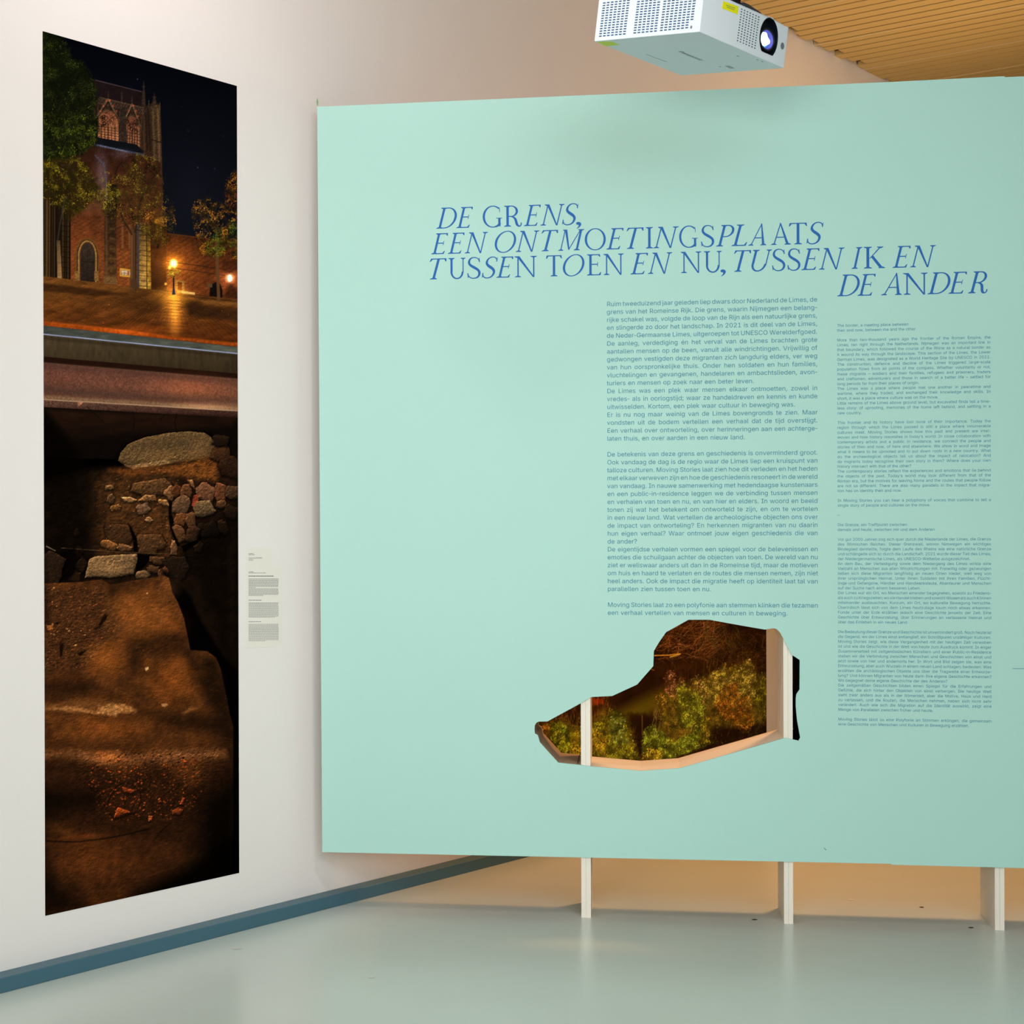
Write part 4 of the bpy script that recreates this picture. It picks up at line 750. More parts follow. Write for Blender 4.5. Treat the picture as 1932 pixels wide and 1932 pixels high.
class Canvas:
    """A print drawn by code: colours are 0..255 display values, coordinates are in print units."""
    def __init__(s, x0, y0, x1, y1, ss=2):
        s.x0, s.y0, s.x1, s.y1, s.ss = x0, y0, x1, y1, ss
        s.W, s.H = int((x1 - x0) * ss), int((y1 - y0) * ss)
        s.a = np.zeros((s.H, s.W, 3), np.float32)
        s.m = (0., 0., 1.)

    def crop(s, ox, oy, k):                 # local drawing frame
        s.m = (ox, oy, k)

    def T(s, pts):
        ox, oy, k = s.m
        p = np.asarray(pts, float).reshape(-1, 2)
        return np.stack([(ox + p[:, 0] * k - s.x0) * s.ss, (oy + p[:, 1] * k - s.y0) * s.ss], 1)

    def box(s, p, pad=2):
        xa = max(int(p[:, 0].min() - pad), 0); xb = min(int(p[:, 0].max() + pad) + 1, s.W)
        ya = max(int(p[:, 1].min() - pad), 0); yb = min(int(p[:, 1].max() + pad) + 1, s.H)
        return xa, ya, xb, yb

    def mask(s, pts, soft=1.0, rough=0.0, cell=8, seed=1):
        p = s.T(pts); soft *= 1.0
        xa, ya, xb, yb = s.box(p, 3 + soft * 2 + rough)
        if xb <= xa or yb <= ya:
            return None
        X, Y = np.meshgrid(np.arange(xa, xb) + .5, np.arange(ya, yb) + .5)
        if rough:
            X = X + (fbm(yb - ya, xb - xa, cell, seed, 3) - .5) * 2 * rough
            Y = Y + (fbm(yb - ya, xb - xa, cell, seed + 5, 3) - .5) * 2 * rough
        ins = np.zeros(X.shape, bool); dist = np.full(X.shape, 1e9, np.float32)
        n = len(p)
        for i in range(n):
            (ax, ay), (bx, by) = p[i], p[(i + 1) % n]
            if ay != by:
                c = ((ay > Y) != (by > Y)) & (X < (bx - ax) * (Y - ay) / (by - ay) + ax)
                ins ^= c
            dx, dy = bx - ax, by - ay; L = dx * dx + dy * dy + 1e-9
            t = np.clip(((X - ax) * dx + (Y - ay) * dy) / L, 0, 1)
            d = np.hypot(X - ax - t * dx, Y - ay - t * dy)
            dist = np.minimum(dist, d)
        sd = np.where(ins, dist, -dist)
        return xa, ya, xb, yb, np.clip(sd / max(soft, .01) + .5, 0, 1).astype(np.float32), sd

    def fill(s, pts, col, alpha=1.0, soft=1.0, rough=0.0, cell=8, seed=1, tex=0.0, tcell=6, aspect=1.0):
        m = s.mask(pts, soft, rough, cell, seed)
        if m is None:
            return
        xa, ya, xb, yb, k, _ = m
        c = np.zeros((yb - ya, xb - xa, 3), np.float32) + np.asarray(col, np.float32)
        if tex:
            c *= (1 + tex * 2 * (fbm(yb - ya, xb - xa, tcell, seed + 3, 4, aspect) - .5))[..., None]
        k = (k * alpha)[..., None]
        s.a[ya:yb, xa:xb] = s.a[ya:yb, xa:xb] * (1 - k) + c * k

    def mul(s, pts, f, soft=10., rough=0, seed=1):
        m = s.mask(pts, soft, rough, 20, seed)
        if m is None:
            return
        xa, ya, xb, yb, k, _ = m
        s.a[ya:yb, xa:xb] *= (1 + (np.asarray(f, np.float32) - 1) * k[..., None])

    def vgrad(s, pts, c0, c1, soft=1.0, tex=0.0, seed=1, tcell=6, aspect=1.0):
        m = s.mask(pts, soft)
        if m is None:
            return
        xa, ya, xb, yb, k, _ = m
        p = s.T(pts); t = np.clip((np.arange(ya, yb) - p[:, 1].min()) / (np.ptp(p[:, 1]) + 1e-6), 0, 1)[:, None, None]
        c = np.asarray(c0, np.float32) * (1 - t) + np.asarray(c1, np.float32) * t
        c = np.repeat(c, xb - xa, 1)
        if tex:
            c = c * (1 + tex * 2 * (fbm(yb - ya, xb - xa, tcell, seed, 4, aspect) - .5))[..., None]
        k = k[..., None]
        s.a[ya:yb, xa:xb] = s.a[ya:yb, xa:xb] * (1 - k) + c * k

    def line(s, pts, w, col, alpha=1.0, soft=1.0):
        p = np.asarray(pts, float)
        for a, b in zip(p[:-1], p[1:]):
            d = b - a; L = np.hypot(*d) + 1e-6; n = np.array([-d[1], d[0]]) / L * w / 2
            s.fill([a + n, b + n, b - n, a - n], col, alpha, soft)

    def glow(s, x, y, rx, ry, col, power=2.0, add=True):
        p = s.T([(x, y)])[0]; ax, ay = rx * s.m[2] * s.ss, ry * s.m[2] * s.ss
        xa, ya, xb, yb = s.box(np.array([[p[0] - ax, p[1] - ay], [p[0] + ax, p[1] + ay]]), 1)
        if xb <= xa or yb <= ya:
            return
        X, Y = np.meshgrid(np.arange(xa, xb) + .5, np.arange(ya, yb) + .5)
        d = np.clip(1 - np.hypot((X - p[0]) / ax, (Y - p[1]) / ay), 0, 1) ** power
        if add:
            s.a[ya:yb, xa:xb] += d[..., None] * np.asarray(col, np.float32)
        else:
            s.a[ya:yb, xa:xb] *= 1 + d[..., None] * (np.asarray(col, np.float32) - 1)

    def leaves(s, pts, n, pal, size=1.5, seed=1, clump=18, thresh=.42, alpha=.85, stretch=(1, 1), soft=14, bright=None):
        m = s.mask(pts, soft, 10, 22, seed)
        if m is None:
            return
        xa, ya, xb, yb, k, _ = m
        h, w = yb - ya, xb - xa
        rng = np.random.RandomState(seed)
        dens = fbm(h, w, clump, seed + 2, 4)
        dens = (dens - dens.min()) / (np.ptp(dens) + 1e-6)
        ok = k * np.clip((dens - thresh) * 4, 0, 1)
        iy = rng.randint(0, h, n * 3); ix = rng.randint(0, w, n * 3)
        sel = rng.rand(n * 3) < ok[iy, ix]
        iy, ix = iy[sel][:n], ix[sel][:n]
        light = fbm(h, w, clump * 1.4, seed + 9, 3)
        light = np.clip((light - light.mean()) * 3.2 + 1, .35, 1.7)
        pal = np.asarray(pal, np.float32)
        col = pal[rng.randint(0, len(pal), len(iy))] * (light[iy, ix] * rng.uniform(.65, 1.3, len(iy)))[:, None]
        sx, sy = size * stretch[0], size * stretch[1]
        r = int(np.ceil(max(sx, sy))) + 1
        ang = rng.uniform(-.6, .6, len(iy)); ca, sa = np.cos(ang), np.sin(ang)
        sc = rng.uniform(.6, 1.25, len(iy))
        for dy in range(-r, r + 1):
            for dx in range(-r, r + 1):
                u = (dx * ca + dy * sa) / (sx * sc); v = (-dx * sa + dy * ca) / (sy * sc)
                al = np.clip(1.4 - np.hypot(u, v), 0, 1) * alpha
                yy = iy + dy + ya; xx = ix + dx + xa
                g = (al > .02) & (yy >= 0) & (yy < s.H) & (xx >= 0) & (xx < s.W)
                if not g.any():
                    continue
                y_, x_, a_ = yy[g], xx[g], al[g][:, None]
                s.a[y_, x_] = s.a[y_, x_] * (1 - a_) + col[g] * a_

    def specks(s, pts, n, pal, rmin, rmax, seed, alpha=.9):
        m = s.mask(pts, 2)
        if m is None:
            return
        xa, ya, xb, yb, k, _ = m
        rng = np.random.RandomState(seed); pal = np.asarray(pal, np.float32)
        for _ in range(n):
            x = rng.randint(xa, xb); y = rng.randint(ya, yb)
            if k[y - ya, x - xa] < .5:
                continue
            r = rng.uniform(rmin, rmax) ; R = int(r * 2) + 2
            x0, x1 = max(x - R, 0), min(x + R + 1, s.W); y0, y1 = max(y - R, 0), min(y + R + 1, s.H)
            X, Y = np.meshgrid(np.arange(x0, x1) - x, np.arange(y0, y1) - y)
            t = rng.uniform(-.7, .7); e = rng.uniform(.45, .9)
            u = X * np.cos(t) + Y * np.sin(t); v = (Y * np.cos(t) - X * np.sin(t)) / e
            al = np.clip(r - np.hypot(u, v) + .5, 0, 1)[..., None] * alpha
            c = pal[rng.randint(len(pal))] * rng.uniform(.7, 1.25)
            s.a[y0:y1, x0:x1] = s.a[y0:y1, x0:x1] * (1 - al) + c * al

    def stone(s, x, y, rx, ry, rot, col, seed, dark=.25, tex=.35, rough=.22):
        """a rounded stone lit from above, with a dark gap round it"""
        rng = np.random.RandomState(seed)
        th = np.linspace(0, 2 * np.pi, 15)[:-1]
        q = 1 + rng.uniform(-rough, rough, len(th))
        c, si = np.cos(rot), np.sin(rot)
        ex = np.sign(np.cos(th)) * np.abs(np.cos(th)) ** .75 * rx * q; ey = np.sign(np.sin(th)) * np.abs(np.sin(th)) ** .75 * ry * q
        P = np.stack([x + ex * c - ey * si, y + ex * si + ey * c], 1)
        s.poly_stone(P, col, seed, dark, tex)

    def poly_stone(s, P, col, seed, dark=.25, tex=.35, rim=None):
        P = np.asarray(P, float)
        k = s.m[2] * s.ss
        cen = P.mean(0)
        s.mul(cen + (P - cen) * 1.12 + np.array([3, 6]), .5 * (dark + .45), soft=8)
        m = s.mask(P, 1.6, 2.0, 7, seed)
        if m is None:
            return
        xa, ya, xb, yb, al, sd = m
        h, w = al.shape
        hgt = np.clip(sd / (max(6, .35 * min(np.ptp(P[:, 0]), np.ptp(P[:, 1])) * k)), 0, 1)
        hgt = np.sqrt(hgt * (2 - hgt)) + .22 * fbm(h, w, 10, seed, 4)
        gy, gx = np.gradient(hgt)
        sh = np.clip(.85 - 5.0 * (gy * -1.0) * -1 + 2.2 * gx * -1, .25, 1.6) if False else np.clip(.82 + 5.5 * gy * .9 + 2.5 * gx * .6, .3, 1.55)
        t = 1 + tex * 2 * (fbm(h, w, 4, seed + 4, 3) - .5)
        c = np.asarray(col, np.float32) * (sh * t)[..., None]
        al = al[..., None]
        s.a[ya:yb, xa:xb] = s.a[ya:yb, xa:xb] * (1 - al) + c * al

    def relief(s, pts, cell, amp, seed, soft=20, aspect=1.3):
        """grit: fine raking-light relief printed into the picture"""
        m = s.mask(pts, soft)
        if m is None:
            return
        xa, ya, xb, yb, k, _ = m
        h = fbm(yb - ya, xb - xa, cell, seed, 4, aspect) * cell
        gy, gx = np.gradient(h)
        f = np.clip(1 + amp * (gy * 1.3 + gx * .8), .25, 2.2)
        s.a[ya:yb, xa:xb] *= (1 + (f - 1) * k)[..., None]

    def streaks(s, pts, n, pal, length, width, seed, ang=0.0, spread=.1, alpha=.8, curve=0.0):
        """thin strokes (grass, cracks, twigs) started inside a region"""
        m = s.mask(pts, 2)
        if m is None:
            return
        xa, ya, xb, yb, k, _ = m
        rng = np.random.RandomState(seed); pal = np.asarray(pal, np.float32)
        bx = rng.randint(xa, xb, n); by = rng.randint(ya, yb, n)
        ok = k[by - ya, bx - xa] > .5; bx, by = bx[ok], by[ok]; n = len(bx)
        if n == 0:
            return
        a = ang + rng.normal(0, spread, n); L = length * rng.uniform(.4, 1.3, n); cv = rng.normal(0, curve, n)
        col = pal[rng.randint(0, len(pal), n)] * rng.uniform(.6, 1.3, n)[:, None]
        N = int(length * 1.4)
        x = bx.astype(float); y = by.astype(float)
        r = max(int(np.ceil(width)), 1)
        for i in range(N):
            live = i < L
            x = x + np.cos(a); y = y + np.sin(a); a = a + cv
            for dx in range(-r, r + 1):
                for dy in (range(-r, r + 1) if width > 1 else (0,)):
                    al = np.clip(width / 2 + .5 - np.hypot(dx - (x - np.floor(x) - .5), dy), 0, 1) * alpha * np.clip(1.3 - i / np.maximum(L, 1), 0, 1)
                    yy = np.floor(y).astype(int) + dy; xx = np.floor(x).astype(int) + dx
                    g = live & (al > .02) & (yy >= 0) & (yy < s.H) & (xx >= 0) & (xx < s.W)
                    if g.any():
                        a_ = al[g][:, None]
                        s.a[yy[g], xx[g]] = s.a[yy[g], xx[g]] * (1 - a_) + col[g] * a_

    def bricks(s, pts, bw, bh, slope, amt, seed):
        m = s.mask(pts, 2)
        if m is None:
            return
        xa, ya, xb, yb, k, _ = m
        X, Y = np.meshgrid(np.arange(xa, xb), np.arange(ya, yb))
        v = (Y - X * slope) / bh; row = np.floor(v).astype(int)
        u = X / bw + (row % 2) * .5; ci = np.floor(u).astype(int)
        hsh = ((row * 7919 + ci * 104729 + seed * 31) % 1009) / 1009.
        joint = ((v - row) < .22) | ((u - ci) < .1)
        f = 1 + amt * (hsh - .5) * 2; f = np.where(joint, f * (1 - amt), f)
        s.a[ya:yb, xa:xb] *= (1 + (f - 1) * k)[..., None]

    def sample(s, x, y):
        u = np.clip((x - s.x0) * s.ss - .5, 0, s.W - 1.001); v = np.clip((y - s.y0) * s.ss - .5, 0, s.H - 1.001)
        i = u.astype(int); j = v.astype(int); fu = (u - i)[..., None]; fv = (v - j)[..., None]
        a = s.a
        return (a[j, i] * (1 - fu) + a[j, i + 1] * fu) * (1 - fv) + (a[j + 1, i] * (1 - fu) + a[j + 1, i + 1] * fu) * fv


def paint_poster():
    K = 410 / 1932.
    c = Canvas(74, 50, 460, 1736)
    # ---- night sky
    c.crop(60, 40, K)
    c.vgrad([(60, 0), (1900, 0), (1900, 2400), (60, 2400)], (3, 4, 10), (17, 19, 26), tex=.12, tcell=120)
    c.glow(1420, 1500, 450, 520, (5, 5, 6), 1.2)
    c.mul([(60, 0), (1900, 400), (1900, 800), (1100, 560), (60, 300)], .75, soft=120)
    for x, y, b in ((940, 515, 90), (1390, 975, 50), (1475, 1300, 80), (1625, 1312, 60), (1700, 1020, 40), (1330, 760, 36)):
        c.glow(x, y, 9, 9, (b, b, b * 1.1), 1.5)
    # ---- church: roof, stone crown, brick wall
    c.fill([(420, 470), (515, 508), (978, 628), (1000, 760), (560, 700), (430, 700)], (25, 16, 17), tex=.3, tcell=10, seed=2)
    c.line([(515, 511), (978, 627)], 7, (78, 62, 64), .8)
    body = [(420, 660), (560, 665), (720, 700), (1000, 760), (1050, 740), (1080, 720), (1140, 735), (1152, 1000), (1160, 1300), (1175, 2000), (1190, 2350), (60, 2350), (60, 660)]
    c.vgrad(body, (38, 26, 19), (74, 40, 20), tex=.35, seed=5, tcell=9, aspect=.5)
    # pinnacles
    for x, y0, y1, w in ((995, 520, 760, 36), (1090, 630, 800, 46), (800, 600, 760, 22), (680, 600, 720, 14), (890, 645, 760, 14), (1040, 680, 790, 14), (1140, 705, 800, 12)):
        c.fill([(x, y0), (x + w * .28, y0 + (y1 - y0) * .45), (x + w * .5, y1), (x - w * .5, y1), (x - w * .28, y0 + (y1 - y0) * .45)], (46, 34, 26), tex=.5, tcell=4, seed=int(x))
        for q in (.25, .5, .75):
            yy = y0 + (y1 - y0) * q
            c.line([(x - w * .42, yy), (x + w * .42, yy + 4)], 7, (58, 44, 32), .7)
    # tower corner shaft with light vertical edges
    c.fill([(1050, 760), (1140, 740), (1150, 1060), (1160, 1500), (1170, 1700), (1085, 1700), (1070, 1200)], (60, 44, 28), tex=.55, tcell=7, seed=8, aspect=.4)
    for x, w, b in ((1058, 6, 24), (1078, 12, 85), (1098, 8, 50), (1120, 14, 100), (1142, 6, 40)):
        c.line([(x, 780), (x + 10, 1060), (x + 25, 1620)], w, (b, b * .72, b * .45), .75)
    c.line([(1055, 1050), (1158, 1080)], 8, (20, 14, 10), .9)
    for x in (985, 1010, 1035):
        c.line([(x, 780), (x + 18, 1150)], 12, (70, 52, 34) if x == 985 else (22, 15, 11), .7)
    # balustrade
    for i in range(17):
        x = 560 + i * 27; y = 668 + i * 6.6
        c.line([(x, y), (x + 26, y + 48)], 5, (74, 56, 44), .7); c.line([(x + 26, y + 6), (x, y + 44)], 5, (74, 56, 44), .7)
    c.line([(545, 662), (1000, 772)], 7, (82, 64, 50), .8); c.line([(545, 716), (1000, 826)], 7, (70, 52, 40), .8)
    for i in range(30):
        x = 540 + i * 16
        c.line([(x, 735 + i * 4), (x + 3, 860 + i * 4)], 5, (72, 54, 40) if i % 2 else (20, 14, 10), .7)
    # gothic windows under gables
    for gx, gy, hw, top, bot, lit in ((680, 690, 112, 790, 1040, 1.0), (893, 735, 82, 840, 1110, .85)):
        c.line([(gx - hw * 1.0, gy + 175), (gx, gy), (gx + hw * .9, gy + 205)], 12, (92, 70, 50), .95)
        c.line([(gx - hw * .92, gy + 190), (gx, gy + 28), (gx + hw * .82, gy + 215)], 6, (20, 13, 9), .9)
        for ax in (-1, 1):
            for q in (.15, .4, .65):
                c.glow(gx + ax * hw * q, gy + 190 * q - 14, 13, 13, (110, 24, 10) if gx < 800 or ax > 0 else (60, 20, 10), 1.0)
        arch = []
        for i in range(13):
            t = i / 12.
            arch.append((gx - hw * .82 * np.cos(t * np.pi / 2) , top + 120 - 118 * np.sin(t * np.pi / 2)))
        for i in range(1, 13):
            t = i / 12.
            arch.append((gx + hw * .8 * np.sin(t * np.pi / 2), top + 128 - 126 * np.cos(t * np.pi / 2) + 8))
        arch += [(gx + hw * .8, bot + 26), (gx - hw * .82, bot - 8)]
        ar = np.array(arch); cen = ar.mean(0)
        c.fill(cen + (ar - cen) * 1.17, (70, 54, 38)); c.fill(cen + (ar - cen) * 1.10, (28, 20, 14)); c.fill(cen + (ar - cen) * 1.04, (84, 62, 42))
        c.vgrad(arch, (110 * lit, 62 * lit, 40 * lit), (172 * lit, 108 * lit, 70 * lit), tex=.22, tcell=5)
        mid = top + 150
        rng = np.random.RandomState(int(gx))
        for i in range(1, 6):
            x = gx - hw * .82 + hw * 1.62 * i / 6
            c.line([(x, mid - (25 if i % 2 else 0)), (x, bot + 20)], 9 if i == 3 else 6, (26, 16, 11), .95)
        for j in range(5):
            yy = mid + (bot - mid) * j / 4.4
            c.line([(gx - hw * .82, yy - 8), (gx + hw * .8, yy + 18)], 5, (34, 20, 13), .9)
        for j in range(26):
            x = gx + rng.uniform(-.62, .62) * hw; y = top + 20 + rng.uniform(0, 1) * 125; r = rng.uniform(8, 17)
            th = np.linspace(0, 2 * np.pi, 9)
            c.line(np.stack([x + r * np.cos(th), y + r * np.sin(th)], 1), 5, (28, 17, 12), .85)
    c.fill([(785, 760), (835, 770), (845, 1080), (775, 1070)], (42, 32, 25), tex=.6, tcell=5, seed=12)
    c.fill([(575, 1030), (930, 1095), (985, 1150), (985, 1185), (820, 1150), (560, 1090)], (13, 14, 18))
    c.line([(555, 1096), (830, 1156), (1000, 1190)], 20, (58, 64, 84), .75, 3); c.line([(600, 1105), (850, 1160)], 6, (110, 116, 140), .7, 2)
    # brick wall below with blue-grey bloom
    c.vgrad([(440, 1180), (560, 1110), (1000, 1200), (1150, 1260), (1170, 1932), (330, 1932), (330, 1500)], (40, 20, 13), (96, 52, 26), soft=8, tex=.35, tcell=12, seed=15)
    c.glow(620, 1370, 90, 330, (36, 38, 52), 1.2); c.glow(520, 1700, 180, 200, (34, 28, 24), 1.4); c.glow(800, 1180, 130, 70, (30, 30, 40), 1.2)
    c.line([(560, 1190), (640, 1270), (662, 1400), (672, 1932)], 12, (70, 74, 92), .75, 4)
    c.line([(740, 1390), (760, 1300), (810, 1245)], 10, (24, 14, 10), .8); c.fill([(672, 1450), (760, 1450), (750, 2500), (690, 2500)], (22, 14, 10), .9, 6)
    # ---- lower church (second frame)
    c.crop(60, 420, K)
    c.vgrad([(290, -120), (1090, -120), (1092, 640), (290, 560)], (78, 40, 21), (124, 62, 28), soft=60, tex=.32, tcell=14, seed=21)
    c.bricks([(330, -60), (1060, -60), (1062, 595), (340, 505)], 5, 2.6, .1, .12, 3)
    c.glow(430, 200, 300, 330, (26, 13, 5), 1.3)
    c.fill([(60, -420), (345, -300), (345, 505), (60, 480)], (22, 14, 8))
    for x, w, b in ((112, 10, 60), (132, 16, 92), (155, 14, 78), (180, 10, 48), (200, 10, 66), (240, 16, 30), (275, 18, 62), (300, 12, 40), (322, 14, 66)):
        c.line([(x + 4, -400), (x, 478 + (x - 100) * .1)], w, (b, b * .72, b * .38), .85, 3)
    for j in range(11):
        c.line([(255, -20 + j * 46), (340, -10 + j * 46)], 6, (14, 9, 5), .7)
    c.vgrad([(222, 160), (252, 160), (268, 500), (228, 500)], (88, 66, 42), (150, 108, 66), tex=.2)
    # door
    def gothic(cx_, w, top, spring, bot, sl):
        L = [(cx_ - w, bot)]
        for i in range(11):
            t = i / 10 * np.pi / 2
            L.append((cx_ - w * np.cos(t) ** .9, spring - (spring - top) * np.sin(t) ** 1.15))
        for i in range(1, 11):
            t = i / 10 * np.pi / 2
            L.append((cx_ + w * np.sin(t) ** .9, spring + sl * w - (spring + sl * w - top) * np.cos(t) ** 1.15))
        L.append((cx_ + w, bot + 2 * w * .1)); return L
    c.fill(gothic(492, 106, 138, 290, 512, .1), (96, 62, 30), tex=.25); c.fill(gothic(494, 94, 150, 290, 512, .1), (58, 36, 18)); c.fill(gothic(494, 84, 158, 288, 512, .1), (146, 102, 52), tex=.3)
    c.fill(gothic(495, 70, 172, 285, 514, .1), (70, 44, 22)); c.vgrad(gothic(496, 61, 182, 280, 516, .1), (52, 40, 30), (36, 26, 22), tex=.3)
    c.line([(440, 345), (556, 352)], 5, (22, 16, 12)); c.line([(496, 200), (496, 525)], 3, (30, 22, 18), .7)
    th = np.linspace(0, 2 * np.pi, 16); c.line(np.stack([500 + 40 * np.cos(th), 275 + 44 * np.sin(th)], 1), 5, (70, 56, 42), .6)
    for x in (400, 575):
        c.fill([(x - 18, 430), (x + 16, 432), (x + 18, 520), (x - 20, 512)], (124, 86, 44), tex=.4)
    # buttress, windows, board, pillar
    c.vgrad([(650, -200), (750, -200), (755, 550), (640, 540)], (30, 19, 12), (86, 54, 28), tex=.5, tcell=8, seed=31)
    c.line([(662, -120), (666, 500)], 20, (100, 68, 42), .5, 6)
    for j in range(12):
        c.line([(690, 10 + j * 44), (738, 14 + j * 44)], 20, (96, 66, 36) if j % 2 else (34, 22, 14), .55, 4)
    c.fill([(640, 470), (760, 485), (762, 552), (636, 540)], (112, 78, 42), .7, 3, tex=.4)
    for x in (805, 868):
        c.line([(x, 20), (x + 2, 235)], 18, (132, 84, 46), .6, 5)
    c.fill([(760, 240), (900, 250), (890, 575), (765, 560)], (132, 68, 30), .6, 8, tex=.3)
    c.bricks([(760, 240), (900, 250), (890, 575), (765, 560)], 5, 2.6, .1, .12, 4)
    c.fill([(783, 404), (890, 420), (888, 487), (781, 477)], (205, 140, 44)); c.fill([(793, 417), (882, 431), (880, 474), (791, 465)], (142, 112, 78))
    for x, y, w, h in ((797, 422, 22, 22), (824, 424, 24, 20), (852, 432, 12, 30), (868, 434, 11, 34), (800, 450, 18, 12), (826, 452, 20, 12)):
        c.fill([(x, y), (x + w, y + 3), (x + w, y + h + 3), (x, y + h)], (214, 178, 140) if x % 3 else (176, 60, 44), .85)
    c.vgrad([(955, 0), (1020, 0), (1022, 590), (955, 582)], (88, 62, 30), (176, 132, 62), tex=.45, tcell=9, seed=33)
    c.vgrad([(1018, 20), (1050, 20), (1062, 592), (1022, 590)], (84, 56, 20), (190, 140, 50), tex=.4, tcell=9, seed=34)
    for j in range(13):
        c.line([(955, 20 + j * 45), (1060, 30 + j * 45)], 6, (44, 26, 12), .7)
    c.line([(1018, 0), (1024, 590)], 6, (34, 20, 10)); c.line([(945, 0), (945, 580)], 22, (48, 56, 66), .7, 4)
    c.line([(725, 560), (955, 590)], 8, (80, 48, 24), .6)
    c.fill([(1052, -20), (1205, 60), (1205, 606), (1062, 594)], (54, 28, 14), tex=.35, tcell=12, seed=35)
    c.fill([(1062, 380), (1190, 390), (1195, 600), (1066, 592)], (34, 18, 10), .6, 20); c.fill([(1108, 190), (1132, 192), (1132, 232), (1108, 230)], (14, 9, 8))
    # brick wall on the right
    right = [(1195, 92), (1480, 128), (1850, 160), (1850, 690), (1200, 606)]
    c.vgrad(right, (64, 31, 15), (112, 53, 24), soft=3, tex=.3, tcell=12, seed=36)
    c.glow(1262, 380, 330, 330, (122, 66, 16), 1.5); c.glow(1762, 490, 190, 150, (130, 64, 34), 1.5)
    c.fill([(1690, 430), (1760, 455), (1850, 420), (1850, 330), (1690, 340)], (52, 24, 12), .6, 16)
    c.fill([(1765, 530), (1700, 660), (1850, 690), (1825, 600)], (40, 20, 11), .7, 16)
    c.bricks(right, 5.5, 2.8, .1, .13, 7)
    c.line([(1195, 96), (1480, 132), (1600, 146)], 8, (96, 54, 26), .6, 3)
    for y in (352, 404):
        c.line([(1200, y - 8), (1480, y + 30), (1720, y + 66)], 6, (36, 20, 14), .8)
    c.fill([(1275, 508), (1355, 518), (1358, 612), (1278, 600)], (150, 104, 44)); c.fill([(1296, 526), (1334, 530), (1336, 602), (1298, 598)], (104, 42, 16))
    c.fill([(1330, 606), (1450, 622), (1450, 648), (1330, 634)], (206, 156, 86)); c.fill([(1290, 600), (1332, 606), (1332, 634), (1290, 628)], (150, 104, 46))
    c.fill([(1578, 655), (1585, 580), (1610, 540), (1640, 528), (1675, 545), (1694, 600), (1696, 668)], (18, 11, 8), soft=3)
    c.fill([(1563, 542), (1604, 545), (1604, 576), (1563, 574)], (84, 64, 40))
    # ---- plaza
    plaza = [(60, 470), (345, 506), (760, 556), (1060, 594), (1450, 642), (1850, 684), (1850, 1085), (60, 880)]
    c.vgrad(plaza, (104, 62, 26), (84, 38, 13), soft=2.5, tex=.3, tcell=16, seed=41, aspect=3)
    c.fill([(60, 535), (560, 590), (860, 640), (300, 665), (60, 690)], (46, 25, 11), .75, 10)
    c.fill([(60, 610), (300, 622), (530, 655), (300, 672), (60, 690)], (112, 64, 26), .75, 8)
    c.fill([(830, 640), (1040, 610), (1200, 640), (1160, 760), (1000, 820), (600, 720)], (58, 33, 14), .45, 30)
    c.fill([(1330, 690), (1500, 720), (1850, 770), (1850, 880), (1400, 830)], (40, 23, 12), .7, 22)
    c.fill([(1480, 690), (1850, 700), (1850, 745), (1560, 730)], (150, 96, 42), .5, 12)
    c.fill([(1120, 610), (1500, 660), (1850, 700), (1850, 712), (1480, 672), (1180, 640)], (24, 14, 8), .45, 6)
    xa = c.T([(0, 0)])[0]
    c.bricks(plaza, 14, 5, .11, .10, 9)
    for i in range(25):                                    # paving rows running from the lamp
        t = (i - 12) / 12.
        c.line([(1258 + t * 90, 640), (1268 + t * 700, 1060)], 3 + abs(t) * 2, (26, 14, 7), .34)
    c.glow(1250, 650, 260, 120, (130, 84, 22), 1.3); c.glow(1262, 760, 150, 330, (150, 92, 26), 1.4); c.glow(1275, 840, 70, 260, (90, 58, 18), 1.2)
    for j in range(14):
        y = 690 + j * 24 + j * j * .5
        c.line([(1195 - j * 4, y), (1345 + j * 6, y + 12)], 4, (44, 24, 10), .55)
    c.fill([(60, 872), (700, 938), (1300, 1018), (1850, 1072), (1850, 1108), (60, 916)], (186, 78, 20), .8, 8, tex=.3, tcell=8, seed=44)
    c.glow(900, 960, 420, 60, (60, 24, 4), 1.0)
    c.specks(plaza, 70, [(190, 110, 30), (220, 120, 30), (40, 20, 8)], .6, 1.6, 45)
    # ---- steel coping, beam, rusty lip
    def L(x, y0, y1):
        return y0 + (y1 - y0) * (x - 105) / 1720.
    def band(y0, y1, y2, y3, *a, **k):
        return [(60, L(60, y0, y1)), (1870, L(1870, y0, y1)), (1870, L(1870, y2, y3)), (60, L(60, y2, y3))]
    c.vgrad(band(915, 1106, 992, 1166), (56, 60, 54), (84, 82, 72), soft=1.5, tex=.28, tcell=10, seed=51, aspect=4)
    c.vgrad(band(994, 1166, 1192, 1342), (74, 60, 40), (48, 36, 22), tex=.22, tcell=40, seed=52, aspect=.3)
    c.line([(60, L(60, 992, 1164)), (1870, L(1870, 992, 1164))], 11, (120, 128, 168), .85, 3); c.line([(60, L(60, 992, 1164)), (1870, L(1870, 992, 1164))], 4, (196, 200, 226), .8)
    c.fill(band(1006, 1178, 1040, 1200), (40, 30, 20), .5, 8)
    c.specks(band(1010, 1180, 1190, 1340), 60, [(150, 130, 100), (110, 90, 60)], .4, .9, 53)
    c.fill(band(1192, 1342, 1242, 1386), (32, 16, 9), tex=.2)
    c.line([(60, L(60, 1246, 1390)), (1870, L(1870, 1246, 1390))], 9, (104, 72, 52), .8, 3)
    c.vgrad(band(1248, 1392, 1590, 1690), (100, 60, 48), (112, 66, 46), soft=2, tex=.35, tcell=5, seed=54)
    c.glow(1400, 1470, 500, 170, (44, 20, 8), 1.0); c.fill(band(1248, 1392, 1300, 1440), (60, 40, 34), .4, 20)
